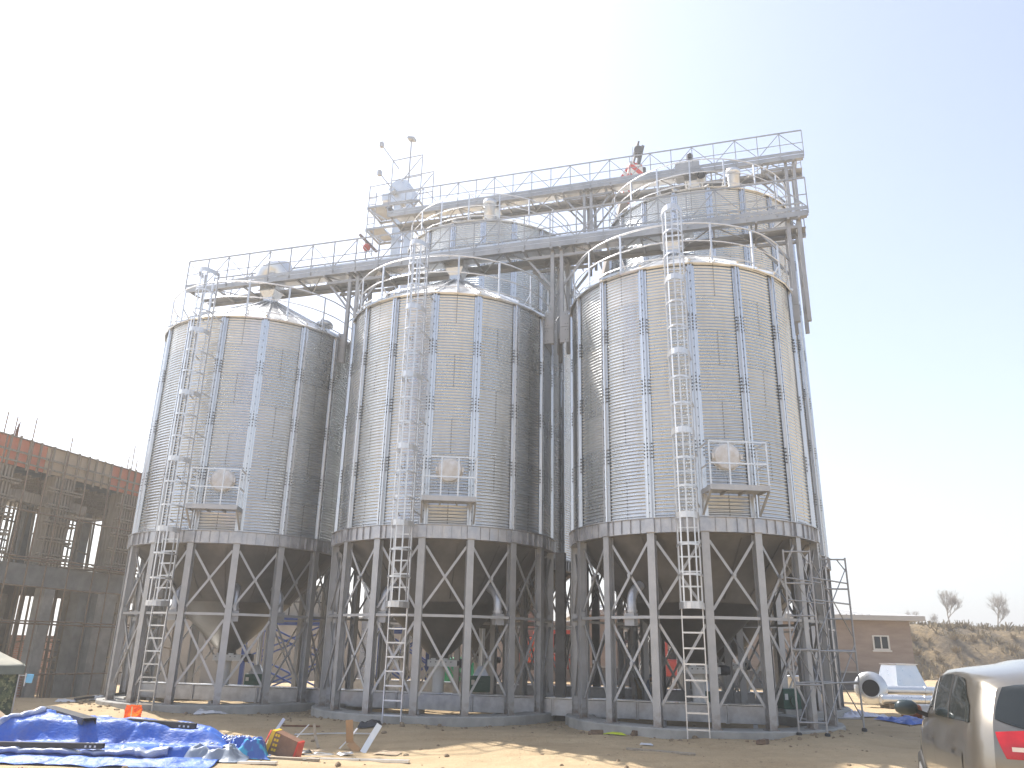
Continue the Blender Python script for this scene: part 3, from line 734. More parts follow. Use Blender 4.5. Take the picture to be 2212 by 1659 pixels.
m = MB(); m.bar(B0+d_*.93, B0+d_*1.01, .10, .4, (1, .2, 0)); m.bar(B0+d_*.93+Vector((.3, 0, 0)), B0+d_*1.0+Vector((.3, 0, 0)), .16, .4, (1, .2, 0)); m.tube([B0+d_*.985+Vector((.14, -.35, 0)), B0+d_*.985+Vector((.14, .1, 0))], .26, 18); m.build("jib_sheave", M_dsteel, jo)
# hook block hangs from the head
tip = tc_.location+B0+d_*.975
hk = empty("hook_block", (tip.x+.0, tip.y-.4, 26.75), 0, "red and white striped hook block hanging from the crane boom tip", "hook block")
m = MB(); m.prism([(-.32, .45), (.32, .45), (.38, -.2), (.15, -.6), (-.15, -.6), (-.38, -.2)], -.12, .12, Matrix(((1,0,0,0),(0,0,1,0),(0,1,0,0),(0,0,0,1)))); m.build("block_body", M_rw, hk)
m = MB(); m.tube([(.42, 0, .3), (.42, 0, -.45)], .13, 12); m.build("block_weight", M_dsteel, hk)
m = MB(); m.tube([(0, 0, -.6), (0, 0, -.85), (.14, 0, -1.0), (.02, 0, -1.15), (-.13, 0, -1.05)], .05, 8); m.build("hook", M_dsteel, hk)
m = MB()
for x in (-.25, -.08, .1, .25): m.tube([(x, 0, .45), (x*.7+.05, .1, 1.75)], .014, 5)
m.build("hoist_rope", M_dsteel, hk)
# second hook: small red ball on a jib, left of the tower
hb_ = empty("headache_ball", (-6.20, 29.3, 17.55), 0, "small red ball weight hanging on a thin rope by the elevator tower", "hook ball")
m = MB(); m.lathe([(0, -.17), (.1, -.14), (.165, -.03), (.165, .03), (.1, .14), (0, .17)], 18); m.build("ball", M_red, hb_)
m = MB(); m.tube([(0, 0, .16), (-.02, .05, .36)], .018, 6); m.tube([(0, 0, -.16), (-.02, 0, -.5), (.06, 0, -.6)], .025, 6); m.build("rope", M_dsteel, hb_)
m = MB(); m.bar((-.36, .1, .66), (.42, .1, -.14), .09, .11); m.build("jib_arm", M("brown_steel", (.15,.11,.10), (.19,.13,.12), .2, .6), hb_)

rt = empty("red_tractor", (2.46, 35.2, gz(2.4, 35)), 0, "dark red tractor cab seen between the front silos' legs", "tractor")
m = MB(); m.box2((-.55, 0, .9), (.5, 1.4, 1.45)); o = m.build("body", M_red, rt); bevel(o, .06, 3)
m = MB()
for x in (-.5, .45):
    for y in (.06, 1.3): m.box2((x-.05, y-.05, 1.451), (x+.05, y+.05, 2.28))
m.box2((-.6, -.05, 2.281), (.55, 1.45, 2.42)); o = m.build("cab_frame", M_red, rt)
m = MB(); m.box2((-.45, .04, 1.5), (.4, .06, 2.26)); m.build("rear_window", M_glassd, o)
m = MB(); m.bar((-.45, -.06, 1.3), (.1, -.06, .95), .1, .14); m.build("side_rail", M_orange, rt)
for x in (-.66, .62): wheel(rt, x, .3, .62, .6, .3); wheel(rt, x*.9, 1.9, .42, .4, .24)
m = MB(); m.box2((-.3, 1.41, .8), (.3, 2.4, 1.4)); m.build("bonnet", M_red, rt)
rl_ = empty("red_loader", (7.1, 34.2, gz(7, 34)), .25, "red loader with an open cab behind the front silo nearest the car", "loader")
m = MB(); m.box2((-.7, 0, .65), (.55, 1.8, 1.3)); o = m.build("body", M_red, rl_); bevel(o, .08, 3)
m = MB()
for x in (-.5, .4):
    for y in (.1, 1.1): m.box2((x-.05, y-.05, 1.301), (x+.05, y+.05, 2.05))
m.box2((-.56, .03, 2.051), (.46, 1.17, 2.15)); o = m.build("cab_frame", M_red, rl_)
m = MB(); m.box2((-.2, .3, 1.31), (.2, .75, 1.7)); m.build("seat", M_blackw, o)
m = MB(); m.bar((-.75, .1, 1.2), (-1.6, -.5, 1.8), .12, .16); m.bar((-1.6, -.5, 1.8), (-1.9, -.8, .9), .12, .14); m.build("loader_arm", M_red, rl_)
for x in (-.8, .65): wheel(rl_, x, .35, .45, .45, .3); wheel(rl_, x, 1.6, .45, .45, .3)
# green blowers with ducts
def blower(x, y, z, rz, label, hgt=.35, duct=True):
    r = empty("blower_fan", (x, y, 0), rz, label, "blower", "green aeration blowers behind the hoppers")
    m = MB(); m.box2((-.28, -.2, z), (.28, .2, z+hgt)); o = m.build("casing", M_green, r); bevel(o, .02)
    m = MB(); m.tube([(.04, -.205, z+hgt*.4), (.04, -.26, z+hgt*.4)], .14, 20); m.tube([(.04, -.261, z+hgt*.4), (.04, -.28, z+hgt*.4)], .07, 16); m.build("inlet_ring", M_green, r)
    m = MB(); m.box2((-.24, -.215, z+hgt*.45), (-.15, -.201, z+hgt*.75)); m.build("rating_plate", M_white, r)
    m = MB(); m.box2((-.24, -.18, -.1), (-.18, .18, z-.001)); m.box2((.18, -.18, -.1), (.24, .18, z-.001)); m.build("stand", M_gray, r)
    if duct:
        m = MB(); vs = [(-.2, -.15, z+hgt+.002), (.22, -.15, z+hgt+.002), (.22, .15, z+hgt+.002), (-.2, .15, z+hgt+.002), (-.06, -.07, z+hgt+.26), (.10, -.07, z+hgt+.26), (.10, .07, z+hgt+.26), (-.06, .07, z+hgt+.26)]
        m.add(vs, [(0,1,5,4),(1,2,6,5),(2,3,7,6),(3,0,4,7)]); m.tube([(.02, 0, z+hgt+.25), (.02, 0, z+hgt+1.25)], .085, 16); m.tube([(.02, 0, z+hgt+.7), (.02, 0, z+hgt+.74)], .1, 16); m.build("riser_duct", M_galv, r)
blower(-7.45, 24.9, .56, .1, "green blower under the silo nearest the unfinished building")
blower(-.72, 23.2, .62, .05, "green blower behind the middle front silo's outlet", .42)
blower(5.05, 21.4, .42, -.05, "green blower behind the ladder of the front silo nearest the car", .42)
blower(7.55, 22.4, .40, .2, "small green blower on a concrete block near the tube scaffold", .5, False)
m = MB(); m.box2((7.3, 22.0, -.1), (7.85, 22.7, .39)); o = m.build("concrete_block", M_conc); tag(o, "pale concrete block under the small green blower", "concrete block"); bevel(o, .015)

# ------------------------------------------------------------------ worker bending over behind the trough
def skin_fig(name, verts, edges, radii, mat, parent=None, sub=2, root=0):
    me = bpy.data.meshes.new(name); me.from_pydata(verts, edges, []); o = bpy.data.objects.new(name, me); COL.objects.link(o); o.parent = parent
    me.materials.append(mat); sk = o.modifiers.new("skin", 'SKIN'); sk.use_smooth_shade = True
    for i, r in enumerate(radii):
        r = r if isinstance(r, tuple) else (r, r); me.skin_vertices[0].data[i].radius = r; me.skin_vertices[0].data[i].use_root = (i == root)
    ss = o.modifiers.new("sub", 'SUBSURF'); ss.levels = sub; ss.render_levels = sub
    return o
pe = empty("person", (3.75, 22.9, gz(3.75, 22.9)), .5, "person in a blue grey jacket and khaki trousers bending over behind the ground conveyor", "person")
M_khaki = M("khaki_cloth", (.22,.18,.12), (.28,.23,.16), 0, .9, 6); M_jkt = M("blue_grey_cloth", (.10,.13,.20), (.16,.20,.28), 0, .9, 5); M_skin = M("skin", (.42,.26,.18), None, 0, .6)
body = skin_fig("body", [(0,0,.86),(-.1,.02,.82),(-.12,-.03,.47),(-.12,.05,.08),(-.12,-.08,.04),(.1,.02,.82),(.13,-.03,.47),(.13,.05,.08),(.13,-.08,.04),(0,-.12,.92),(0,-.33,.96),(0,-.45,.93),(0,-.54,.90),(0,-.62,.84),(-.17,-.40,.92),(-.21,-.45,.66),(-.17,-.55,.46),(.17,-.40,.92),(.21,-.45,.66),(.17,-.55,.46)],
    [(0,1),(1,2),(2,3),(3,4),(0,5),(5,6),(6,7),(7,8),(0,9),(9,10),(10,11),(11,12),(12,13),(10,14),(14,15),(15,16),(10,17),(17,18),(18,19)],
    [.13,.10,.07,.05,.045,.10,.07,.05,.045,(.15,.11),(.16,.11),.065,.085,.07,.065,.045,.032,.065,.045,.032], M_skin, pe)
trs = skin_fig("trousers", [(0,.01,.87),(-.1,.02,.82),(-.12,-.03,.47),(-.12,.04,.12),(.1,.02,.82),(.13,-.03,.47),(.13,.04,.12)], [(0,1),(1,2),(2,3),(0,4),(4,5),(5,6)], [.15,.125,.085,.07,.125,.085,.07], M_khaki, pe)
jk = skin_fig("jacket", [(0,-.02,.90),(0,-.14,.93),(0,-.34,.965),(0,-.43,.945),(-.17,-.40,.925),(-.215,-.45,.66),(-.18,-.53,.50),(.17,-.40,.925),(.215,-.45,.66),(.18,-.53,.50)], [(0,1),(1,2),(2,3),(2,4),(4,5),(5,6),(2,7),(7,8),(8,9)], [(.155,.12),(.165,.125),(.175,.125),.08,.08,.06,.045,.08,.06,.045], M_jkt, pe)
m = MB(); m.lathe([(0, .1), (.07, .085), (.105, .03), (.108, -.02), (.06, -.05)], 16, Matrix.Translation((0, -.555, .925)) @ Matrix.Rotation(.9, 4, 'X')); m.build("hair", M("dark_hair", (.02,.018,.015), None, 0, .8), pe)
for sx in (-1, 1):
    m = MB(); m.lathe([(0, -.13), (.04, -.12), (.05, 0), (.048, .08), (0, .12)], 12, Matrix.Translation((sx*.125, -.03, .045)) @ Matrix.Rotation(pi/2, 4, 'X') ); m.build("shoe", M_blackw, pe)
    for k in range(5):
        fx = sx*(.155+.012*k-.02); p0 = Vector((fx, -.565-.004*k, .44)); m = MB()
        m.tube([p0, p0+Vector((0, -.012, -.04)), p0+Vector((0, -.002, -.075-.006*(2-abs(k-2))))], [.009, .008, .006], 6); m.build("finger", M_skin, body)

# ------------------------------------------------------------------ long brick building on the right
bb = empty("brick_building", (0, 41, 0), 0, "low long grey brown block building with a white sheet roof", "building")
M_block = M("block_masonry", (.28,.225,.19), (.35,.285,.245), 0, .9, 1.5, bmp=.2, bs=6, bd=.03, stretch=(.6, 1, 2.5))
m = MB(); m.box2((3.9, 0, 1.0), (20.2, 9, 3.42)); m.box2((19.1, .001, -.3), (20.19, 8.99, .999)); m.build("wall", M_block, bb)
m = MB(); m.box2((3.9, .05, -.3), (19.09, 8.9, .93)); m.build("lower_band", M("dark_grey_band", (.10,.095,.095), (.14,.13,.13), 0, .8, 1), bb)  # dark grey band below the lintel strip, set slightly back
m = MB(); m.box2((3.9, -.05, .935), (19.2, .04, 1.0)); m.box2((18.2, -.03, -.2), (18.32, .045, .934)); m.build("lintel_strip", M_conc, bb)
m = MB(); m.add([(3.3,-.5,3.66),(20.75,-.5,3.66),(20.75,9.5,3.66),(3.3,9.5,3.66),(5.6,4.5,4.2),(18.4,4.5,4.2)], [(0,1,5,4),(1,2,5),(2,3,4,5),(3,0,4)]); 
ro = m.build("roof", M("white_sheet_roof", (.42,.41,.40), (.48,.47,.45), .1, .5, 1), bb)
m = MB(); m.box2((3.3, -.52, 3.425), (20.77, 9.52, 3.655)); m.build("fascia", M("fascia_grey", (.45,.44,.43), None, 0, .6), ro)
m = MB(); x = 3.6
while x < 18.3: m.bar((x, -.48, 3.67), (max(5.7, min(x, 18.3)), 4.4, 4.2), .05, .05); x += .38
m.build("roof_rib", M_gray, ro)
for x in (6.2, 9.6, 13.4, 15.9, 18.65):
    wf = MB(); 
    for a, b, c, d in ((-.42, -.34, 2.02, 2.72), (.34, .42, 2.02, 2.72), (-.03, .03, 2.1, 2.65)): wf.box2((x+a, -.03, c), (x+b, .02, d))
    wf.box2((x-.339, -.03, 2.02), (x+.339, .02, 2.09)); wf.box2((x-.339, -.03, 2.66), (x+.339, .02, 2.72)); wf.box2((x-.48, -.06, 1.94), (x+.48, .01, 2.015))
    wo = wf.build("window", M_white, bb); q = MB(); q.box2((x-.335, -.012, 2.095), (x-.032, -.004, 2.655)); q.box2((x+.032, -.012, 2.095), (x+.335, -.004, 2.655)); q.build("pane", M_glassd, wo)

# ------------------------------------------------------------------ hillside and bare trees
def hill_h(x, y):
    e = 58+.18*(x-30)+2.5*ns(x*.12, 1.0)
    t = sst(e, e+7+2*ns(x*.3, 5), y); top = 3.9+.5*ns(x*.08, 9.)
    h = -.4+(top+.4)*t
    h += (.55*fbm(x*.35, y*.35, 2)+.28*fbm(x*1.3, y*1.1, 6))*sst(0, .2, t)*sst(1.15, .75, t)
    return h+.02*max(0, y-70)
hx = [20+.45*i for i in range(230)]; hy = [54+.28*j for j in range(75)]+[75+2*1.22**k for k in range(22)]
m = MB(); nn_ = len(hx); m.add([(x, y, hill_h(x, y)) for y in hy for x in hx], [(j*nn_+i, j*nn_+i+1, (j+1)*nn_+i+1, (j+1)*nn_+i) for j in range(len(hy)-1) for i in range(nn_-1)], True)
def hill_mat():
    m, t, b = nt("dry_hillside"); a = ramp(t, noise_n(t, .5, 8, .65), .42, .58); c = ramp(t, noise_n(t, 2.6, 8, .75), .40, .60)
    col = mix(t, a, (.36,.255,.13), (.17,.125,.075)); col = mix(t, mth(t, 'MULTIPLY', c, .6), col, (.10,.08,.05)); t.links.new(col, b.inputs['Base Color']); b.inputs['Roughness'].default_value = .95
    bump(t, b, noise_n(t, 2.2, 9, .75), .9, .5); return m
tag(m.build("hillside", hill_mat()), kind="structure")
M_straw = M("dry_straw", (.30,.23,.12), (.20,.15,.08), 0, .95, 4)
m = MB(); r = random.Random(4)
for k in range(6500):
    x = r.uniform(27, 62); y = r.uniform(56, 76); 
    if fbm(x*.35+4, y*.3) < -.08: continue
    z = hill_h(x, y); hgt = r.uniform(.12, .5); w = r.uniform(.04, .14); a = r.uniform(0, pi); lx, ly = r.uniform(-.2, .2), r.uniform(-.2, .2)
    m.add([(x-w*cos(a), y-w*sin(a), z-.03), (x+w*cos(a), y+w*sin(a), z-.03), (x+lx+w*.5, y+ly, z+hgt), (x+lx-w*.5, y+ly+.03, z+hgt*.9)], [(0,1,2,3)])
for k in range(230):
    cx_ = r.uniform(27, 60); cy_ = r.uniform(57, 74); zc_ = hill_h(cx_, cy_); rad = r.uniform(.3, .95)
    for q in range(55):
        d3 = Vector((r.gauss(0, 1), r.gauss(0, 1), abs(r.gauss(0, .8))+.15)).normalized()*rad*r.uniform(.5, 1); w = r.uniform(.02, .05)
        m.add([(cx_-w, cy_, zc_-.05), (cx_+w, cy_, zc_-.05), (cx_+d3.x+w*.6, cy_+d3.y, zc_+d3.z), (cx_+d3.x-w*.6, cy_+d3.y+.02, zc_+d3.z)], [(0,1,2,3)])
tag(m.build("dry_grass", M_straw), kind="stuff")
M_bark = M("bare_twigs", (.34,.30,.26), (.42,.38,.33), 0, .9, 3)
def bare_tree(x, y, h, seed, label, spread=1.0, lean=0):
    r = random.Random(seed); root = empty("bare_tree", (x, y, hill_h(x, y)-.1), 0, label, "tree", "bare trees on the hillside"); tr = MB(); cr = MB()
    def grow(p, d, L, rad, lev):
        pts = [p]; q = p; dd = d.copy()
        for k in range(4):
            dd = (dd+Vector((r.uniform(-.2, .2), r.uniform(-.2, .2), r.uniform(-.05, .18)))).normalized(); q = q+dd*L/4; pts.append(q)
        (tr if lev < 1 else cr).tube(pts, [rad*(1-.5*k/4) for k in range(5)], 6 if lev < 2 else 4, cap=False)
        if lev < 5:
            for k in range(5 if lev < 4 else 5):
                s = pts[r.choice([2, 3, 4])] if lev else pts[r.choice([1, 2, 3, 4, 4])]
                nd = (dd+Vector((r.uniform(-1, 1)*spread, r.uniform(-1, 1)*spread, r.uniform(-.05, .6)))).normalized(); grow(s, nd, L*r.uniform(.55, .75), rad*.5, lev+1)
    grow(Vector((0, 0, 0)), Vector((lean, 0, 1)), h*.42, h*.022, 0)
    tr.build("trunk", M_bark, root); cr.build("crown", M_bark, root)
bare_tree(40.6, 75, 4.0, 5, "bare forked tree on the hillside nearest the low block building", .9)
bare_tree(45.8, 76, 3.6, 8, "bare round crowned tree on the hillside at the photo's right edge", 1.2)
bare_tree(36.6, 73, 1.9, 12, "low bare bush beside the forked tree on the hillside", 1.4)
bare_tree(38.8, 74, 1.7, 13, "small bare shrub between the low bush and the forked tree", 1.4)

# ------------------------------------------------------------------ tube scaffold on the right
ts = empty("tube_scaffold", (5.80, 16.80, .25), 0, "light tube scaffold tower standing beside the silo nearest the car", "scaffold")
A = Vector((0, 0, 0)); Bv = Vector((.54, -.05, 0)); Cv = Vector((1.83, 1.26, 0)); Dv = A+Cv-Bv
M_tube = M("scaffold_tube", (.33,.33,.34), (.42,.42,.42), .5, .5, 3)
for p in (A, Bv, Cv, Dv):
    m = MB(); m.tube([p+Vector((0, 0, -.05)), p+Vector((0, 0, 3.62))], .021, 8); o = m.build("upright", M_tube, ts)
    m = MB(); m.lathe([(.055, .0), (.055, .05), (.03, .07)], 12, Matrix.Translation(p)); m.build("castor", M_blackw, o)
for a, b in ((A, Bv), (Dv, Cv)):
    for z in (.25, .95, 1.62, 2.28, 2.93, 3.58): m = MB(); m.tube([a+Vector((0,0,z)), b+Vector((0,0,z))], .019, 7); m.build("frame_rung", M_tube, ts)
    for z in (1.62, 3.58):
        for p_, q_ in ((a, b), (b, a)): m = MB(); m.tube([p_+Vector((0,0,z-.28)), p_+(q_-p_)*.35+Vector((0,0,z))], .014, 6); m.build("corner_brace", M_tube, ts)
for a, b in ((A, Dv), (Bv, Cv)):
    for z in (.2, 1.85):
        m = MB(); m.tube([a+Vector((0,0,z)), b+Vector((0,0,z+1.55))], .013, 6); m.tube([b+Vector((.02,.02,z)), a+Vector((.02,.02,z+1.55))], .013, 6); m.build("diagonal_brace", M_tube, ts)
    for z in (.98, 1.60, 2.6, 3.05): m = MB(); m.tube([a+Vector((0,0,z)), b+Vector((0,0,z))], .017, 7); m.build("ledger", M_tube, ts)

# ------------------------------------------------------------------ galvanised pieces and scraps by the right building
fc_ = empty("fan_cone", (12.2, 28.0, gz(12.2, 28)), 0, "shiny galvanised cone with a wide flanged ring and dark round hole", "duct cone")
Mx = Matrix.Translation((0, 0, .62)) @ Matrix.Rotation(radians(-28), 4, 'Z') @ Matrix.Rotation(pi/2-.12, 4, 'X')
m = MB(); m.lathe([(.27, .0), (.52, .0), (.525, -.02), (.52, -.05)], 40, Mx); m.build("flange_ring", M_galv, fc_)
m = MB(); m.lathe([(.50, -.051), (.36, -.62), (.34, -.62), (.27, -.05)], 32, Mx); m.build("cone_body", M_galv, fc_)
m = MB(); m.lathe([(.268, -.03), (0, -.035)], 32, Mx); m.build("hole_shade_disc", M_blackw, fc_)  # black disc painted in for the shade inside the hole
hc = empty("hopper_piece", (14.0, 29.6, gz(14, 29.6)), .3, "shiny tapering galvanised hopper piece standing behind the round pipes", "hopper piece")
m = MB(); m.add([(-.75,-.6,.2),(.75,-.6,.2),(.75,.6,.2),(-.75,.6,.2),(-.45,-.35,1.35),(.40,-.35,1.35),(.40,.35,1.35),(-.45,.35,1.35)], [(0,1,5,4),(1,2,6,5),(2,3,7,6),(3,0,4,7)]); solid(m.build("tapered_body", M_galv, hc), .01)
m = MB(); m.box2((-.5, -.4, 1.352), (.45, .4, 1.38)); m.build("flange", M_lad, hc); m = MB(); m.box2((-.8, -.65, .14), (.8, .65, .199)); m.build("flange", M_lad, hc)
for k, (z, y, x0, x1, L) in enumerate(((.55, 28.1, 12.6, 15.4, "upper"), (.28, 27.6, 12.3, 15.1, "lower"))):
    m = MB(); zz = gz(13, 27.8)+z
    m.tube([(x0, y, zz), (x1, y-.2, zz)], .135, 20)
    for q in (.02, .5, .98): m.tube([(x0+(x1-x0)*q-.03, y-.2*q, zz), (x0+(x1-x0)*q+.03, y-.2*q, zz)], .16, 20)
    tag(m.build("duct_pipe", M_galv), f"shiny galvanised duct pipe, the {L} of two lying by the flanged cone", "duct pipe", "round ducts lying on the ground")
for x, l_ in ((12.7, "dark timber bearer under the duct pipes beside the flanged cone"), (14.7, "dark timber bearer under the duct pipes' end away from the flanged cone")):
    m = MB(); m.box2((x-.08, 27.3, gz(13, 27.6)-.1), (x+.08, 28.4, gz(13, 27.6)+.14)); tag(m.build("timber_bearer", M_timber), l_, "timber")
m = MB(); m.lathe([(.0, 0), (.17, 0), (.17, .42), (.19, .42), (.19, .46), (0, .46)], 22, Matrix.Translation((11.25, 23.9, gz(11.2, 23.9)+.17)) @ Matrix.Rotation(pi/2, 4, 'Y'))
tag(m.build("rusty_drum", M("orange_brown_paint", (.42,.12,.03), (.30,.08,.025), .1, .5, 3)), "orange brown drum lying on its side by the car's mirror", "drum")
m = MB(); m.box((12.0, 24.1, gz(12, 24.1)+.17), (.5, .4, .34)); o = m.build("white_crate", M_white); bevel(o, .03); tag(o, "white box beside the orange brown drum", "box")
def sheet(name, x, y, w, d, h, mat, seed, label, cat, rz=0, grp=None, nu=40, nv=30, amp=.08, lift=.015, fr=2.2):
    def fn(u, v):
        px, py = (u-.5)*w*(1+.1*ns(v*3, seed)), (v-.5)*d*(1+.12*ns(u*3, seed+4)); c, s_ = cos(rz), sin(rz); X, Y = x+px*c-py*s_, y+px*s_+py*c
        e = min(1, 8*min(u, 1-u, v, 1-v)+.1)
        return (X, Y, gz(X, Y)+lift+h*e*max(0, .6+fbm(px*1.3+seed, py*1.3, seed))+amp*e*abs(fbm(px*fr*1.7, py*fr*1.7, seed+2)))
    m = MB(); m.grid(fn, nu, nv); o = m.build(name, mat); return tag(o, label, cat, grp)
sheet("tarp_scrap", 10.55, 22.3, 1.1, 1.2, .08, M_tarp, 3, "small dark blue tarpaulin piece on the ground beside the car's front", "tarpaulin", .4)
sheet("sheet_scrap", 9.8, 24.0, 1.5, 1.5, .05, M("pale_sheet", (.50,.50,.56), (.60,.60,.66), .2, .4, 3), 9, "crumpled pale sheet scraps on the ground behind the tube scaffold", "sheet scrap", .2, amp=.16)
gsc = empty("duct_offcut", (9.75, 28.4, gz(9.7, 28.4)), .3, "shiny flanged duct offcut standing behind the tube scaffold", "duct offcut")
m = MB(); m.lathe([(.34, .1), (.26, .3), (.24, .85), (.36, .87), (.36, .93), (.22, .94)], 26); m.build("duct_body", M_galv, gsc)
m = MB(); m.tube([(.1, -.3, .25), (.55, -.4, .2)], .2, 18); m.build("side_branch", M_galv, gsc)

# ------------------------------------------------------------------ camouflage canopy at the left edge
def camo_mat():
    m, t, b = nt("camouflage_cloth"); a = noise_n(t, 7, 3, .5); c = noise_n(t, 9.5, 3, .5, stretch=(1.2, 1, .8))
    col = mix(t, mth(t, 'GREATER_THAN', a, .52), (.035,.055,.03), (.085,.11,.05)); col = mix(t, mth(t, 'GREATER_THAN', c, .56), col, (.17,.18,.09)); col = mix(t, mth(t, 'LESS_THAN', a, .38), col, (.02,.028,.018))
    t.links.new(col, b.inputs['Base Color']); b.inputs['Roughness'].default_value = .85; bump(t, b, noise_n(t, 5, 4), .3, .05); return m
cn = empty("canopy_tent", (-9.93, 17.0, gz(-9.85, 17)), radians(31), "low camouflage cloth canopy with a cream roof at the photo's left edge", "canopy")
g0 = -gz(-9.85, 17)
m = MB(); m.grid(lambda u, v: (-1.6*u+.04+.02*sin(v*9), .03*sin(u*22)*(1-v)+.01*sin(v*30), .05+1.03*v), 50, 20)
m.grid(lambda u, v: (.04+.02*sin(v*9)+.012*sin(u*18), 1.7*u, .05+1.03*v), 40, 16)
solid(m.build("cloth_wall", camo_mat(), cn), .006)
m = MB(); zc = 1.2
def roofp(u, v):   # hipped cloth roof
    x = .10-2.0*u; y = -.1+1.9*v; e = min(1-abs(2*v-1), min(u, 1-u)*2.4); return (x, y, zc+.03+.42*min(1, e)**.85+.012*sin(x*7))
m.grid(roofp, 36, 30); o = m.build("roof_cloth", M("cream_cloth", (.36,.34,.27), (.26,.26,.22), 0, .8, 2), cn); solid(o, .01)
m = MB(); m.box2((-1.9, -.13, zc-.12), (.11, -.115, zc+.04)); m.box2((.112, -.13, zc-.12), (.127, 1.8, zc+.04)); m.build("valance", M("grey_green_cloth", (.10,.12,.10), (.14,.16,.13), 0, .85, 3), cn)
m = MB(); m.tube([(.05, -.06, -.05), (.05, -.06, zc)], .016, 6); m.tube([(.05, 1.7, -.05), (.05, 1.7, zc)], .016, 6); m.build("corner_pole", M_gray, cn)
m = MB(); m.box((.24, -.10, 1.0), (.13, .03, .17), Matrix.Rotation(.1, 3, 'Y')); o = m.build("side_mirror", M("sky_reflection_blue", (.16,.48,.72), (.20,.55,.78), 0, .25, 3), cn); bevel(o, .015, 3)  # blue sky's reflection painted on the mirror as plain colour
m = MB(); m.bar((.05, -.08, 1.06), (.20, -.10, 1.06), .015, .015); m.box((.165, -.105, .98), (.02, .035, .24)); m.build("mirror_bracket", M_white, o)

# ------------------------------------------------------------------ tarpaulin heap and junk in the foreground
def poly(xs, t):
    for (a, va), (b, vb) in zip(xs, xs[1:]):
        if t <= b: f = (t-a)/(b-a) if b > a else 0; f = f*f*(3-2*f); return va+(vb-va)*f
    return xs[-1][1]
M_silver = M("silver_sheet", (.40,.43,.50), (.16,.22,.42), 0, .35, 7)
def tarp(u, v):
    X = -9.4+5.0*u
    top = poly([(0, .34), (.12, .42), (.34, .57), (.55, .52), (.84, .42), (1, .06)], u); frt = poly([(0, .26), (.12, .38), (.34, .50), (.55, .47), (.86, .38), (1, .05)], u)
    prof = [(0, .04), (.2, .10), (.34, top), (.50, frt), (.585, .17), (.72, .14+.04*sin(u*9)), (.80, .16+.05*sin(u*7+1)), (.84, .05), (1, .015)]
    Y = 15.75-3.05*v + .30*(u-.5)+.10*ns(u*5, v*3)
    z = poly(prof, v)
    z -= .035*sst(.05, 0, abs(ns(u*3.1+v*2, v*2.2-u, 11)))*sst(0, .1, z); z -= .02*sst(.06, 0, abs(ns(u*6-v*3, v*5, 17)))*sst(0, .1, z)
    n_ = .045*abs(ns(u*9+v*4, v*7, 2))+.03*abs(ns(u*22+v*14, v*12, 5))*sst(.5, .1, u)+.018*fbm(u*14, v*9+u*8, 3)
    # diagonal fold on the left
    dd = abs((v-.36)-(u-.30)*-2.1); 
    if u < .33: z += .08*sst(.10, .0, dd)
    return (X+.05*ns(v*6, u*4), Y, gz(X, Y)+max(.015, z+n_*1.2))
m = MB(); m.grid(tarp, 190, 130); tp = m.build("tarpaulin", M_tarp); solid(tp, .004)
hm_ = MB(); hm_.grid(lambda u, v: (lambda p, w: (p[0], p[1]-.10*sin(pi*v*.9), p[2]+.015+.03*v*(1-v)*4*w))(tarp(.22+.62*u, .80+.03*v), .5+.8*abs(ns(u*13, 4))), 120, 8); solid(hm_.build("folded_edge", M_silver, tp), .004)
hm_ = MB(); hm_.grid(lambda u, v: (lambda p: (p[0], p[1], p[2]+.015+.03*v*(1-v)*4*(.5+abs(ns(u*9, 7)))))(tarp(.04+.26*u+.015*v, .78-.44*u+.05*v)), 60, 8); solid(hm_.build("folded_edge", M_silver, tp), .004)
for u_ in (.2, .3, .42, .55, .68, .8):
    p_ = tarp(u_, .77); e_ = MB(); e_.lathe([(.012, 0), (.024, .004), (.028, 0)], 12, Matrix.Translation((p_[0], p_[1]-.02, p_[2]+.02)) @ Matrix.Rotation(.9, 4, 'X')); e_.build("eyelet", M_galv, tp); tag(tp, "large blue tarpaulin draped over a heap in the left foreground", "tarpaulin")
# crumpled silver-white underside, and pale sacks at its right end
def crump(x0, y0, w, d, h, seed, fr=2.4, rz=0):
    def fn(u, v):
        px, py = (u-.5)*w, (v-.5)*d; c, s_ = cos(rz), sin(rz); e = sst(0, .25, min(u, 1-u))*sst(0, .25, min(v, 1-v))
        X, Y = x0+px*c-py*s_, y0+px*s_+py*c
        k = 1-abs(fbm(px*fr+seed, py*fr, seed, 3)); k2 = 1-abs(ns(px*fr*2.7, py*fr*2.7+seed, 7))
        return (X+.08*ns(py*5, seed, px*4), Y+.08*ns(px*5, py*4, seed), gz(X, Y)+.012+e*(h*(.35+.65*k*k)+.10*(k2-.6)))
    return fn
def sb_mat():
    m, t, b = nt("silver_and_blue_sheet"); f = ramp(t, noise_n(t, 4.5, 4, .55), .47, .53); t.links.new(mix(t, f, (.03,.09,.38), (.44,.46,.52)), b.inputs['Base Color']); b.inputs['Roughness'].default_value = .28; bump(t, b, noise_n(t, 8, 5), .4, .04); return m
m = MB(); m.grid(crump(-4.75, 14.75, 1.35, 1.3, .24, 3, 4.2), 130, 120); tag(solid(m.build("crumpled_sheet", sb_mat()), .004), "crumpled silver and blue plastic sheet at the right end of the tarpaulin", "plastic sheet")
m = MB(); m.grid(crump(-4.55, 13.6, 1.0, .75, .20, 8, 2.6, -.15), 90, 70); tag(solid(m.build("pale_sack", two_side("pale_grey_sack", (.24,.28,.34), (.3,.3,.3), .4)), .004), "flat pale grey sack lying against the tarpaulin's front corner", "sack")
m = MB(); m.grid(crump(-4.2, 14.05, .75, .8, .26, 15, 3.2, .3), 80, 80)
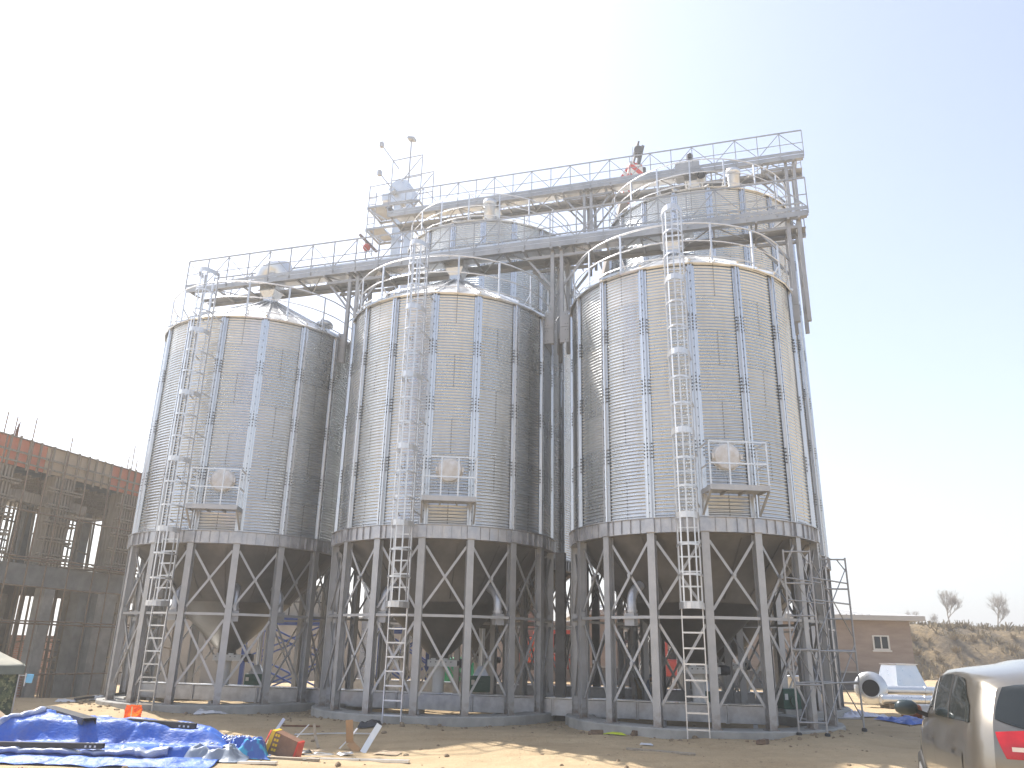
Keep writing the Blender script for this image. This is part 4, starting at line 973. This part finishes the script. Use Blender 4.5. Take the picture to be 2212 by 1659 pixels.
def cy_mat():
    m, t, b = nt("cyan_blue_bag"); f = ramp(t, noise_n(t, 3.0, 3, .5), .48, .52); t.links.new(mix(t, f, (.05,.13,.42), (.05,.40,.62)), b.inputs['Base Color']); b.inputs['Roughness'].default_value = .35; return m
tag(solid(m.build("cyan_bag", cy_mat()), .004), "crumpled cyan and blue bag between the tarpaulin and the yellow carton", "bag")
def steel(p, q, w, h, label, name="steel_channel", mat=None, cat="steel beam", holes=False, grp=None, r=None):
    p, q = Vector(p), Vector(q); m = MB(); m.bar(p, q, w, .008); d = (q-p).normalized(); sd = d.cross(Vector((0,0,1))).normalized(); upv = sd.cross(d)
    for sg in (-1, 1): m.bar(p+sd*sg*(w/2-.005)-upv*h/2, q+sd*sg*(w/2-.005)-upv*h/2, .008, h-.01)
    o = m.build(name, mat or M_dsteel); tag(o, label, cat, grp)
    if holes:
        hm = MB()
        for k in (.12, .2, .28): hm.box(q-d*k*.9+upv*.006-sd*.0, (.035, .035, .004)); 
        for k in (.12, .2, .28): hm.box(q-d*k*.9-sd*(-1)*(w/2+.001)-upv*h*.5, (.03, .005, .03))
        hm.build("bolt_hole", M_white, o)
    return o
zt_ = lambda x, y, d: gz(x, y)+d
steel((-8.35, 15.5, .62), (-6.85, 14.05, .56), .22, .10, "dark steel channel slanting up out of the blue tarpaulin", cat="steel channel")
steel((-6.35, 14.35, .54), (-5.25, 14.5, .47), .14, .10, "dark steel channel with white bolt holes lying on the tarpaulin's back", holes=True, cat="steel channel")
steel((-8.1, 13.25, .27), (-6.2, 13.3, .27), .10, .08, "long thin dark steel channel along the tarpaulin's front", holes=True, cat="steel channel")
def carton(x, y, w, d, h, rz, mat, label, flaps=True, name="cardboard_box"):
    r = empty(name, (x, y, gz(x, y)), rz, label, "box"); m = MB(); m.box2((-w/2, -d/2, 0), (w/2, d/2, h)); o = m.build("box_body", mat, r); bevel(o, .006)
    if flaps:
        m = MB(); m.bar((-w/2, -d/2, h), (-w/2-.12, -d/2, h+.09), d*.9, .005, (0, 1, 0)); m.bar((w/2, 0, h), (w/2+.13, 0, h+.04), d*.9, .005, (0, 1, 0)); m.build("box_flap", mat, r)
    return r
M_card = M("cardboard", (.36,.27,.18), (.44,.34,.23), 0, .85, 3)
carton(-9.2, 16.2, .52, .40, .40, .25, M_card, "open brown cardboard box in front of the camouflage canopy")
carton(-7.66, 16.3, .20, .15, .38, -.4, M_white, "small white carton behind the blue tarpaulin", False)
m = MB(); m.box2((-7.52, 16.32, gz(-7.5, 16.4)), (-7.34, 16.5, gz(-7.5, 16.4)+.30)); tag(m.build("cardboard_piece", M_card), "small plain cardboard piece beside the white carton", "cardboard")
# orange bag
ob = empty("plastic_bag", (-8.15, 18.6, gz(-8.15, 18.6)), .1, "bright orange plastic bag with a yellow lower part standing on the dirt", "bag")
def bag_mat():
    m, t, b = nt("orange_film"); tc = t.nodes.new("ShaderNodeTexCoord"); sp = t.nodes.new("ShaderNodeSeparateXYZ"); t.links.new(tc.outputs['Object'], sp.inputs[0])
    f = ramp(t, mth(t, 'ADD', sp.outputs[2], mth(t, 'MULTIPLY', noise_n(t, 9, 3), .05)), .06, .20); t.links.new(mix(t, f, (.80,.42,.02), (.85,.16,.02)), b.inputs['Base Color'])
    b.inputs['Roughness'].default_value = .3; b.inputs['Transmission Weight'].default_value = .0
    tr = t.nodes.new("ShaderNodeBsdfTranslucent"); tr.inputs[0].default_value = (.95,.30,.03,1); mx = t.nodes.new("ShaderNodeMixShader"); mx.inputs[0].default_value = .55
    out = t.nodes["Material Output"]; t.links.new(b.outputs[0], mx.inputs[1]); t.links.new(tr.outputs[0], mx.inputs[2]); t.links.new(mx.outputs[0], out.inputs[0]); return m
def bagf(u, v):
    a = 2*pi*u; w = .165*(1+.06*ns(cos(a)*3, v*6, 1)); dp = .10*(1-.75*sst(.7, 1, v)); sq = lambda c: math.copysign(abs(c)**.5, c)
    return (w*sq(cos(a))+.012*ns(v*9, u*20), dp*sq(sin(a))+.02*ns(u*25, v*7), .36*v+(.02*ns(u*17, 3) if v > .9 else 0))
m = MB(); m.grid(bagf, 48, 24); m.build("bag_film", bag_mat(), ob)
m = MB(); m.grid(lambda u, v: ((u-.5)*.03, -.115-.006*sin(v*8), .02+.32*v), 3, 12); m.build("bag_stripe", M("pale_yellow_film", (.85,.62,.30), None, 0, .35), ob)
# yellow, red and brown carton
yc = empty("product_carton", (-3.72, 14.35, gz(-3.7, 14.3)), -.15, "dented brown carton with yellow and red ends lying by the scrap strips", "carton")
M_brown = M("brown_carton_print", (.19,.10,.065), (.25,.14,.09), 0, .4, 7)
M_yel = M("yellow_carton_print", (.80,.48,.03), None, 0, .45); M_redp = M("red_carton_print", (.60,.05,.03), None, 0, .45)
M_yel2 = M("yellow_plastic", (.72,.62,.05), None, 0, .4)
R_ = Matrix.Rotation(.22, 3, 'Y')
def cv(x, y, z): return R_ @ Vector((x, y, z))
m = MB(); b8 = [cv(*p) for p in ((-.20,-.15,.05),(.24,-.15,.06),(.24,.15,.06),(-.20,.15,.05),(-.17,-.13,.40),(.25,-.12,.34),(.25,.12,.34),(-.17,.13,.40))]
m.add(b8, [(0,1,5,4),(1,2,6,5),(2,3,7,6),(3,0,4,7),(4,5,6,7),(3,2,1,0)]); m.build("carton_body", M_brown, yc)
m = MB(); e8 = [cv(*p) for p in ((-.26,-.16,.04),(-.201,-.155,.045),(-.201,.155,.045),(-.26,.16,.04),(-.23,-.14,.41),(-.171,-.135,.405),(-.171,.135,.405),(-.23,.14,.41))]
m.add(e8, [(0,1,5,4),(1,2,6,5),(2,3,7,6),(3,0,4,7),(4,5,6,7),(3,2,1,0)]); eo = m.build("carton_end", M_yel, yc)
m = MB(); m.add([cv(-.30,-.165,.14), cv(-.262,-.163,.20), cv(-.235,-.143,.415), cv(-.30,-.05,.38)], [(0,1,2,3)]); m.build("red_flap", M_redp, eo)
m = MB(); m.add([cv(.242,-.155,.05), cv(.275,-.155,.06), cv(.28,-.125,.335), cv(.252,-.125,.345), cv(.242,.155,.05), cv(.275,.155,.06), cv(.28,.125,.335), cv(.252,.125,.345)], [(0,1,2,3),(7,6,5,4),(1,5,6,2),(3,2,6,7)]); m.build("carton_end", M_redp, yc)
m = MB()
for k in range(4):      # yellow lettering strokes as on the pack
    for q in range(2):
        x = -.135+q*.045; z = .355-.075*k; m.add([cv(x-.018, -.137-.018*(.40-z)/.35, z+.02), cv(x+.018, -.137-.018*(.40-z)/.35, z+.02), cv(x+.018, -.141-.018*(.40-z)/.35, z-.02), cv(x-.018, -.141-.018*(.40-z)/.35, z-.02)], [(3,2,1,0)])
m.build("lettering", M_yel, yc)
# scrap strips
M_strip = M_lad
def strip(pts, w, label, mat=None, t=.006, name="metal_strip", side=None, cat="metal strip", grp=None):
    m = MB()
    for p, q in zip(pts, pts[1:]): m.bar(p, q, w, t, side)
    o = m.build(name, mat or M_strip); return tag(o, label, cat, grp)
Z = lambda x, y, d=0: (x, y, gz(x, y)+d)
strip([Z(-3.72, 14.38, .02), Z(-1.55, 14.02, .03)], .11, "longest flat steel bar lying in front of the yellow carton", t=.04)
strip([Z(-3.97, 13.98, .02), Z(-2.99, 13.93, .03)], .10, "grey weathered board lying just below the carton", M_timber, t=.04, name="wood_board", cat="board")
strip([Z(-4.06, 13.22, .02), Z(-3.46, 13.12, .02)], .10, "short flat steel bar at the bottom edge near the pale sack", t=.03)
strip([Z(-2.52, 15.28, .0), Z(-2.39, 15.32, .24), Z(-2.26, 15.34, .46)], .11, "wide bent pale strip with two bolt holes rising from the scrap", side=(1, -.1, 0))
strip([Z(-2.62, 15.4, .0), Z(-2.80, 15.5, .12), Z(-2.84, 15.5, .50)], .13, "upright weathered orange brown board standing in the scrap", M("orange_wood", (.46,.27,.13), (.36,.23,.13), 0, .8, 6), .015, "wood_board", (1, 0, 0), "board")
strip([Z(-3.95, 15.7, .03), Z(-3.66, 15.9, .34)], .05, "thin pale strip leaning up right behind the carton")
strip([Z(-2.98, 15.5, .03), Z(-2.83, 15.6, .17), Z(-2.72, 15.7, .33)], .055, "narrow kinked steel strip left of the upright board")
strip([Z(-3.38, 15.6, .02), Z(-3.48, 15.7, .2), Z(-3.52, 15.7, .40)], .05, "thin brown weathered stick standing in the scrap", M_timber, .02, "wooden_stick", (1, 0, 0), "stick")
strip([Z(-4.62, 17.15, .0), Z(-4.56, 17.2, .12), Z(-4.47, 17.2, .26)], .06, "small white strip sticking up behind the carton", side=(1, 0, 0))
strip([Z(-4.15, 16.9, .02), Z(-3.3, 16.95, .03), Z(-2.55, 16.85, .04)], .06, "long thin pale strip lying across the dirt behind the upright board", t=.02)
strip([Z(-4.7, 18.0, .02), Z(-3.9, 17.95, .03)], .035, "thin dark stick lying alone on the dirt", M_rust, .03, "wooden_stick", cat="stick")
strip([Z(-3.3, 14.2, .05), Z(-2.9, 14.45, .07)], .07, "short pale offcut lying across the longest steel bar")
strip([Z(-3.45, 14.3, .03), Z(-3.2, 13.85, .03)], .05, "narrow offcut crossing below the longest steel bar")
strip([Z(2.2, 15.45, .02), Z(3.3, 14.9, .02)], .12, "half buried grey plank on the bare dirt right of centre", M_timber, .03, "wood_board", cat="board")
strip([Z(-11.2, 22.0, .08), Z(-10.6, 23.4, .15)], .09, "dark plank leaning on the dirt mound beside the unfinished building", M_dsteel, .05, "wood_board", cat="board")
r = random.Random(21)
m = MB()
sheet("cardboard_piece", -2.05, 15.1, .45, .28, .02, M_card, 5, "torn flat cardboard piece lying right of the bent strip", "cardboard", -.3, nu=14, nv=10, amp=.03)
for k, (x, y) in enumerate(((-3.55, 14.9), (-3.1, 14.75), (-3.3, 15.2), (-2.75, 14.85))):
    sheet("sheet_scrap", x, y, .40-.05*k, .2, .02, (M_dsteel, M_galv, M_card, M_lad)[k], 30+k, ("dark sheet scrap behind the carton's lower edge", "shiny sheet scrap among the thin strips", "brown cardboard scrap between the thin strips", "pale sheet scrap nearest the upright board")[k], "sheet scrap", .3*k, nu=14, nv=10, amp=.05, lift=.03)
M_wplast = M("white_film", (.66,.66,.66), (.58,.58,.60), 0, .35, 5)
sheet("plastic_bag", -7.0, 20.2, .75, .28, .07, M_wplast, 17, "white plastic bag lying flat on the dirt before the leftmost silo", "bag", .1, nu=24, nv=16, amp=.06)
sheet("plastic_bag", -11.4, 22.0, .5, .3, .08, M_wplast, 19, "clear white plastic bag on the dirt mound by the unfinished building", "bag", .1, nu=24, nv=16, amp=.06)
sheet("plastic_bag", -10.9, 22.6, .35, .25, .12, M_wplast, 23, "white plastic bag tucked at the corner leg of the leftmost silo", "bag", .1, nu=20, nv=14, amp=.06)
sheet("safety_vest", 2.12, 17.15, .62, .2, .03, M("fluorescent_yellow", (.55,.62,.04), None, 0, .6), 27, "flat fluorescent yellow cloth lying on the dirt before a foundation", "cloth", -.05, nu=24, nv=10, amp=.03)
sheet("plastic_bag", 2.65, 16.0, .24, .14, .05, M_wplast, 31, "small white plastic scrap on the dirt right of the yellow cloth", "bag", .1, nu=14, nv=10, amp=.05)
sheet("sheet_scrap", -2.86, 18.0, .5, .25, .10, M_dsteel, 37, "dark crumpled scrap beside the middle front silo's foundation", "sheet scrap", .1, nu=20, nv=12, amp=.10)
# stones and clods: a scatter nobody could count
m = MB(); r = random.Random(8)
def clod(mb, x, y, s):
    M_ = Matrix.Rotation(r.uniform(0, 6), 3, 'Z') @ Matrix.Diagonal((1, r.uniform(.5, .9), r.uniform(.35, .7)))
    vs = []; fs = []
    for i in range(5):
        for j in range(6):
            ph = pi*i/4; th = 2*pi*j/6; p = Vector((sin(ph)*cos(th), sin(ph)*sin(th), cos(ph)))*s*(1+.25*r.uniform(-1, 1)); vs.append(M_ @ p+Vector((x, y, gz(x, y)+s*.15)))
    for i in range(4):
        for j in range(6): fs.append((i*6+j, (i+1)*6+j, (i+1)*6+(j+1) % 6, i*6+(j+1) % 6))
    mb.add(vs, fs, False)
for k in range(900):
    x = r.uniform(-13, 12); y = r.uniform(11.5, 22); q = Vector((x, y, 0))-P2
    if q.dot(N) > -3.5 and r.random() < .5: continue
    clod(m, x, y, .012+.05*r.random()**4)
for c in (1, 2, 3):
    for k in range(120):
        a = r.uniform(-pi, 0); rr = 3.18+abs(r.gauss(0, .35)); clod(m, SC[c][0]+rr*cos(a), SC[c][1]+rr*sin(a), .015+.06*r.random()**3)
tag(m.build("loose_stones", M("dirt_clods", (.22,.16,.10), (.32,.25,.17), 0, .95, 5)), kind="stuff")
M_chunk = M("wood_chunk", (.15,.10,.07), (.2,.14,.09), 0, .9, 5)
for k, (x, y, lab) in enumerate(((1.75, 17.0, "brown wood chunk lying left of the yellow cloth"), (2.62, 17.25, "brown wood chunk touching the right end of the yellow cloth"), (4.75, 15.9, "brown clump on the dirt before the silo nearest the car"))):
    m = MB(); clod(m, x, y, .12); m.box((x+.08, y, gz(x, y)+.05), (.25, .1, .09), Matrix.Rotation(.5*k, 3, 'Z')); tag(m.build("wood_chunk", M_chunk), lab, "wood chunk")

# ------------------------------------------------------------------ parked car at the right edge
def car_paint():
    m, t, b = nt("champagne_paint"); b.inputs['Base Color'].default_value = (.40,.36,.30,1); b.inputs['Metallic'].default_value = .8; b.inputs['Roughness'].default_value = .3
    b.inputs['Coat Weight'].default_value = .8; b.inputs['Coat Roughness'].default_value = .06
    d_ = ramp(t, noise_n(t, 2.5, 6, .6), .35, .7); t.links.new(mix(t, mth(t, 'MULTIPLY', d_, .35), (.27,.245,.205), (.21,.185,.15)), b.inputs['Base Color']); return m
M_car = car_paint()
CA = radians(70.2)     # heading of local +x (front) in world
car = empty("parked_car", (4.86, 7.06, 0), CA, "champagne coloured people carrier parked at the photo's right edge, seen from behind", "car")
# stations: x, zroof, z belt scale ... local y: left side is +y
def lerp_tab(tab, x, lin=False):
    if x <= tab[0][0]: return tab[0][1]
    for (a, va), (b, vb) in zip(tab, tab[1:]):
        if x <= b: f = (x-a)/(b-a); f = f if tab is roofz else f*f*(3-2*f); return va+(vb-va)*f
    return tab[-1][1]
LEN = 4.75
roofz = [(0, 1.60), (.08, 1.645), (.2, 1.682), (.4, 1.712), (.7, 1.735), (1.1, 1.75), (1.5, 1.755), (1.9, 1.745), (2.2, 1.725), (2.45, 1.69), (2.7, 1.635), (2.9, 1.56), (3.1, 1.46), (3.35, 1.33), (3.6, 1.20), (3.8, 1.10), (4.0, 1.04), (4.5, .92), (LEN, .72)]
beltz = [(0, 1.21), (2.4, 1.15), (3.6, 1.02), (LEN, .70)]
halfw = [(0, .74), (.06, .80), (.16, .86), (.4, .895), (1.5, .905), (3.4, .90), (4.1, .86), (4.5, .74), (LEN, .50)]
def lean(z): return .30*sst(.95, 1.75, z)**1.2+.05*sst(.75, .35, z)
def side_y(x, z):
    zr, zb, w = lerp_tab(roofz, x), lerp_tab(beltz, x), lerp_tab(halfw, x)
    if z <= zb:
        t = (z-.25)/(zb-.25); y = w*(.90+.10*sin(pi*min(1, max(0, t*.80+.06))))
    else:
        yb = w*(.90+.10*sin(pi*.86)); t = (z-zb)/max(.02, zr-zb); y = yb*(1-.20*t**1.3-.55*sst(.80, 1.0, t)**2)
    return y
def sec(x):
    zr, zb = lerp_tab(roofz, x), lerp_tab(beltz, x); pts = []
    for i in range(9): z = .25+(zb-.25)*i/8; pts.append((side_y(x, z), z))
    for i in range(1, 12): z = zb+(zr-zb)*(1-(1-i/11)**1.5); pts.append((side_y(x, z), z))
    y0 = pts[-1][0]
    for i in range(1, 6): f = i/6; pts.append((y0*(1-f), zr+.035*(1-(1-f)**2)))
    return pts
xs = [0, .03, .07, .12, .2, .3, .45]+[.45+.13*i for i in range(1, 34)]; xs = [x for x in xs if x <= LEN]+[LEN]
m = MB(); rows = []
for x in xs:
    h = sec(x); k = max(0, 1-x/1.2); full = h+[(0, h[-1][1]+.004)]+[(-y, z) for y, z in h[::-1]]
    rows.append([Vector((x+lean(z)*k, y, z)) for y, z in full])
nr = len(rows[0]); m.add([p for r_ in rows for p in r_], [(i*nr+j, i*nr+j+1, (i+1)*nr+j+1, (i+1)*nr+j) for i in range(len(rows)-1) for j in range(nr-1)], True)
def rear_x(y, z): return lean(z)-.075*(1-(y/max(.1, side_y(0, min(z, 1.598))))**2)
h = sec(0); cap = []
for y, z in h: cap.append([Vector((rear_x(y*f, z), y*f, z)) for f in [1-2*q/14 for q in range(15)]])
m.add([p for r_ in cap for p in r_], [(i*15+j, (i+1)*15+j, (i+1)*15+j+1, i*15+j+1) for i in range(len(cap)-1) for j in range(14)], True)
cbdy = m.build("body", M_car, car)
def side_patch(name, fn, nu, nv, mat, off=.006, sgn=1, par=car):
    m = MB()
    def f(u, v):
        x, z = fn(u, v); k = max(0, 1-x/1.2); return Vector((x+lean(z)*k, sgn*(side_y(x, z)+off), z))
    m.grid(f, nu, nv); return m.build(name, mat, par)
# side glass: quarter, sliding-door and front-door panes
def glass_fn(a, b, l0=0, l1=0):
    def fn(u, v):
        x = a+(b-a)*u; zb = lerp_tab(beltz, x)+.03+(.08*sst(2.2, 2.6, x)*sst(3.1, 2.9, x)); zt = lerp_tab(roofz, x)-.135
        if x > 2.55: zt = min(zt, 1.50-.62*(x-2.75))
        if x < .75: zt -= .20*(1-sst(.2, .75, x)); 
        return x+(l0*(1-u)+l1*u)*v, zb+max(.02, zt-zb)*v
    return fn
M_cglass = M("tinted_car_glass", (.02,.024,.022), None, 0, .04, spec=.8)
for sg in (1, -1):
    side_patch("side_window", glass_fn(.30, 1.32), 24, 12, M_cglass, sgn=sg); side_patch("side_window", glass_fn(1.40, 2.36), 24, 12, M_cglass, sgn=sg); side_patch("side_window", glass_fn(2.42, 3.30), 24, 12, M_cglass, sgn=sg)
    side_patch("window_pillar", lambda u, v: glass_fn(1.325, 1.395)(u, v), 3, 10, M_blackw, .008, sg); side_patch("window_pillar", lambda u, v: glass_fn(2.365, 2.415)(u, v), 3, 10, M_gray, .008, sg)
    # tail lamp wraps the rear corner
    tl = MB()
    def tlf(u, v, sg=sg):
        z = .985+.205*v; yy = side_y(0, z); f0 = .985-.10*(1-v)**1.3; y = yy*(f0-u*(f0-.42)); z -= .0*u*(1-v)
        return Vector((rear_x(y, z)-.014, sg*y, z+.04*u*v))
    tl.grid(tlf, 30, 8); to = tl.build("tail_lamp", M("red_lamp_lens", (.62,.015,.02), (.45,.01,.015), 0, .12, 6, spec=.8), car)
    q = MB(); q.grid(lambda u, v, sg=sg: Vector((rear_x(side_y(0, 1)*(.88-.30*u), 1.0)-.02, sg*side_y(0, 1)*(.82-.30*u), 1.045+.035*v)), 12, 2); q.build("clear_lens", M("clear_lens", (.75,.7,.7), None, .3, .15), to)
    mr = MB(); Mx = Matrix.Translation((3.02, sg*1.07, 1.20)) @ Matrix.Diagonal((.62, 1.0, .72, 1)); mr.lathe([(0, -.13), (.07, -.12), (.115, -.07), (.125, 0), (.115, .07), (.07, .12), (0, .13)], 20, Mx @ Matrix.Rotation(pi/2, 4, 'X'))
    mo = mr.build("side_mirror", M("mirror_housing", (.03,.045,.05), None, .1, .3), car)
    mr = MB(); mr.bar((3.05, sg*.84, 1.12), (3.04, sg*.98, 1.17), .06, .05); mr.build("mirror_arm", M_blackw, mo)
    dh = side_patch("door_handle", lambda u, v: (1.02+.22*u, .93+.035*v), 6, 2, M_car, .022, sg); side_patch("door_handle", lambda u, v: (2.38+.22*u, .91+.035*v), 6, 2, M_car, .022, sg)
    side_patch("door_gap", lambda u, v: (2.33+.008*u+.03*v, .35+.68*v), 1, 12, M_blackw, .003, sg); side_patch("door_gap", lambda u, v: (3.30+.008*u-.05*v, .35+.62*v), 1, 12, M_blackw, .003, sg)
    side_patch("fuel_flap", lambda u, v: (.60+.16*u, .80+.16*v), 4, 4, M_car, .005, sg)
    for x in (.88, 3.82): 
        Mw = Matrix.Translation((x, sg*.80, .33)) @ Matrix.Rotation(pi/2, 4, 'X'); t = MB(); t.lathe([(.2, -.11), (.30, -.11), (.33, -.08), (.33, .08), (.30, .11), (.2, .11)], 28, Mw); wo = t.build("wheel", M_blackw, car)
        t = MB(); t.lathe([(0, -.09), (.08, -.095), (.19, -.112), (.2, 0), (.19, .112), (.08, .095), (0, .09)], 24, Mw); t.build("rim", M_galv, wo)
        side_patch("wheel_arch", lambda u, v, x=x: (x+(.33+.06*v)*cos(pi*u), max(.26, .33+(.33+.06*v)*sin(pi*u))), 24, 2, M_blackw, .004, sg)
m = MB()
def rg(u, v):
    z = 1.19+.40*v; y = (side_y(0, z)-.035-.01*v)*(1-2*u)
    z += .10*abs(1-2*u)**3*(1-v)
    return Vector((rear_x(y, z)-.008, y, z))
m.grid(rg, 30, 14); m.build("rear_window", M_cglass, car)
m = MB(); m.grid(lambda u, v: Vector((rear_x(.5*(1-2*u), 1.03)-.03, .5*(1-2*u), 1.02+.035*v)), 10, 2); m.build("chrome_strip", M_galv, car)
m = MB(); m.box2((-.10, -.26, .72), (-.085, .26, .86)); m.build("number_plate", M("blue_plate", (.03,.08,.4), None, 0, .4), car)
m = MB(); m.grid(lambda u, v: Vector((-.10+.06*(1-2*u)**2, .84*(1-2*u), .30+.25*v)), 20, 4); solid(m.build("rear_bumper", M_car, car), .03)
def wind(u, v):
    x = 3.1+.75*v; return Vector((x, (side_y(x, lerp_tab(roofz, x)-.1)-.12)*(1-2*u), lerp_tab(roofz, x)+.036-.02*abs(1-2*u)**3))
m = MB(); m.grid(wind, 16, 12); m.build("windscreen", M_cglass, car)

# ------------------------------------------------------------------ air
m = MB(); m.box2((-1100, -1100, -4), (1100, 1100, 34)); hz = m.build("haze", None); hz.data.materials.clear()
mh = bpy.data.materials.new("haze_air"); mh.use_nodes = True; t = mh.node_tree; t.nodes.clear()
pv = t.nodes.new("ShaderNodeVolumePrincipled"); out = t.nodes.new("ShaderNodeOutputMaterial"); t.links.new(pv.outputs[0], out.inputs['Volume'])
pv.inputs['Color'].default_value = (1,.985,.95,1); pv.inputs['Density'].default_value = .0030; pv.inputs['Anisotropy'].default_value = .35
hz.data.materials.append(mh); tag(hz, kind="stuff")
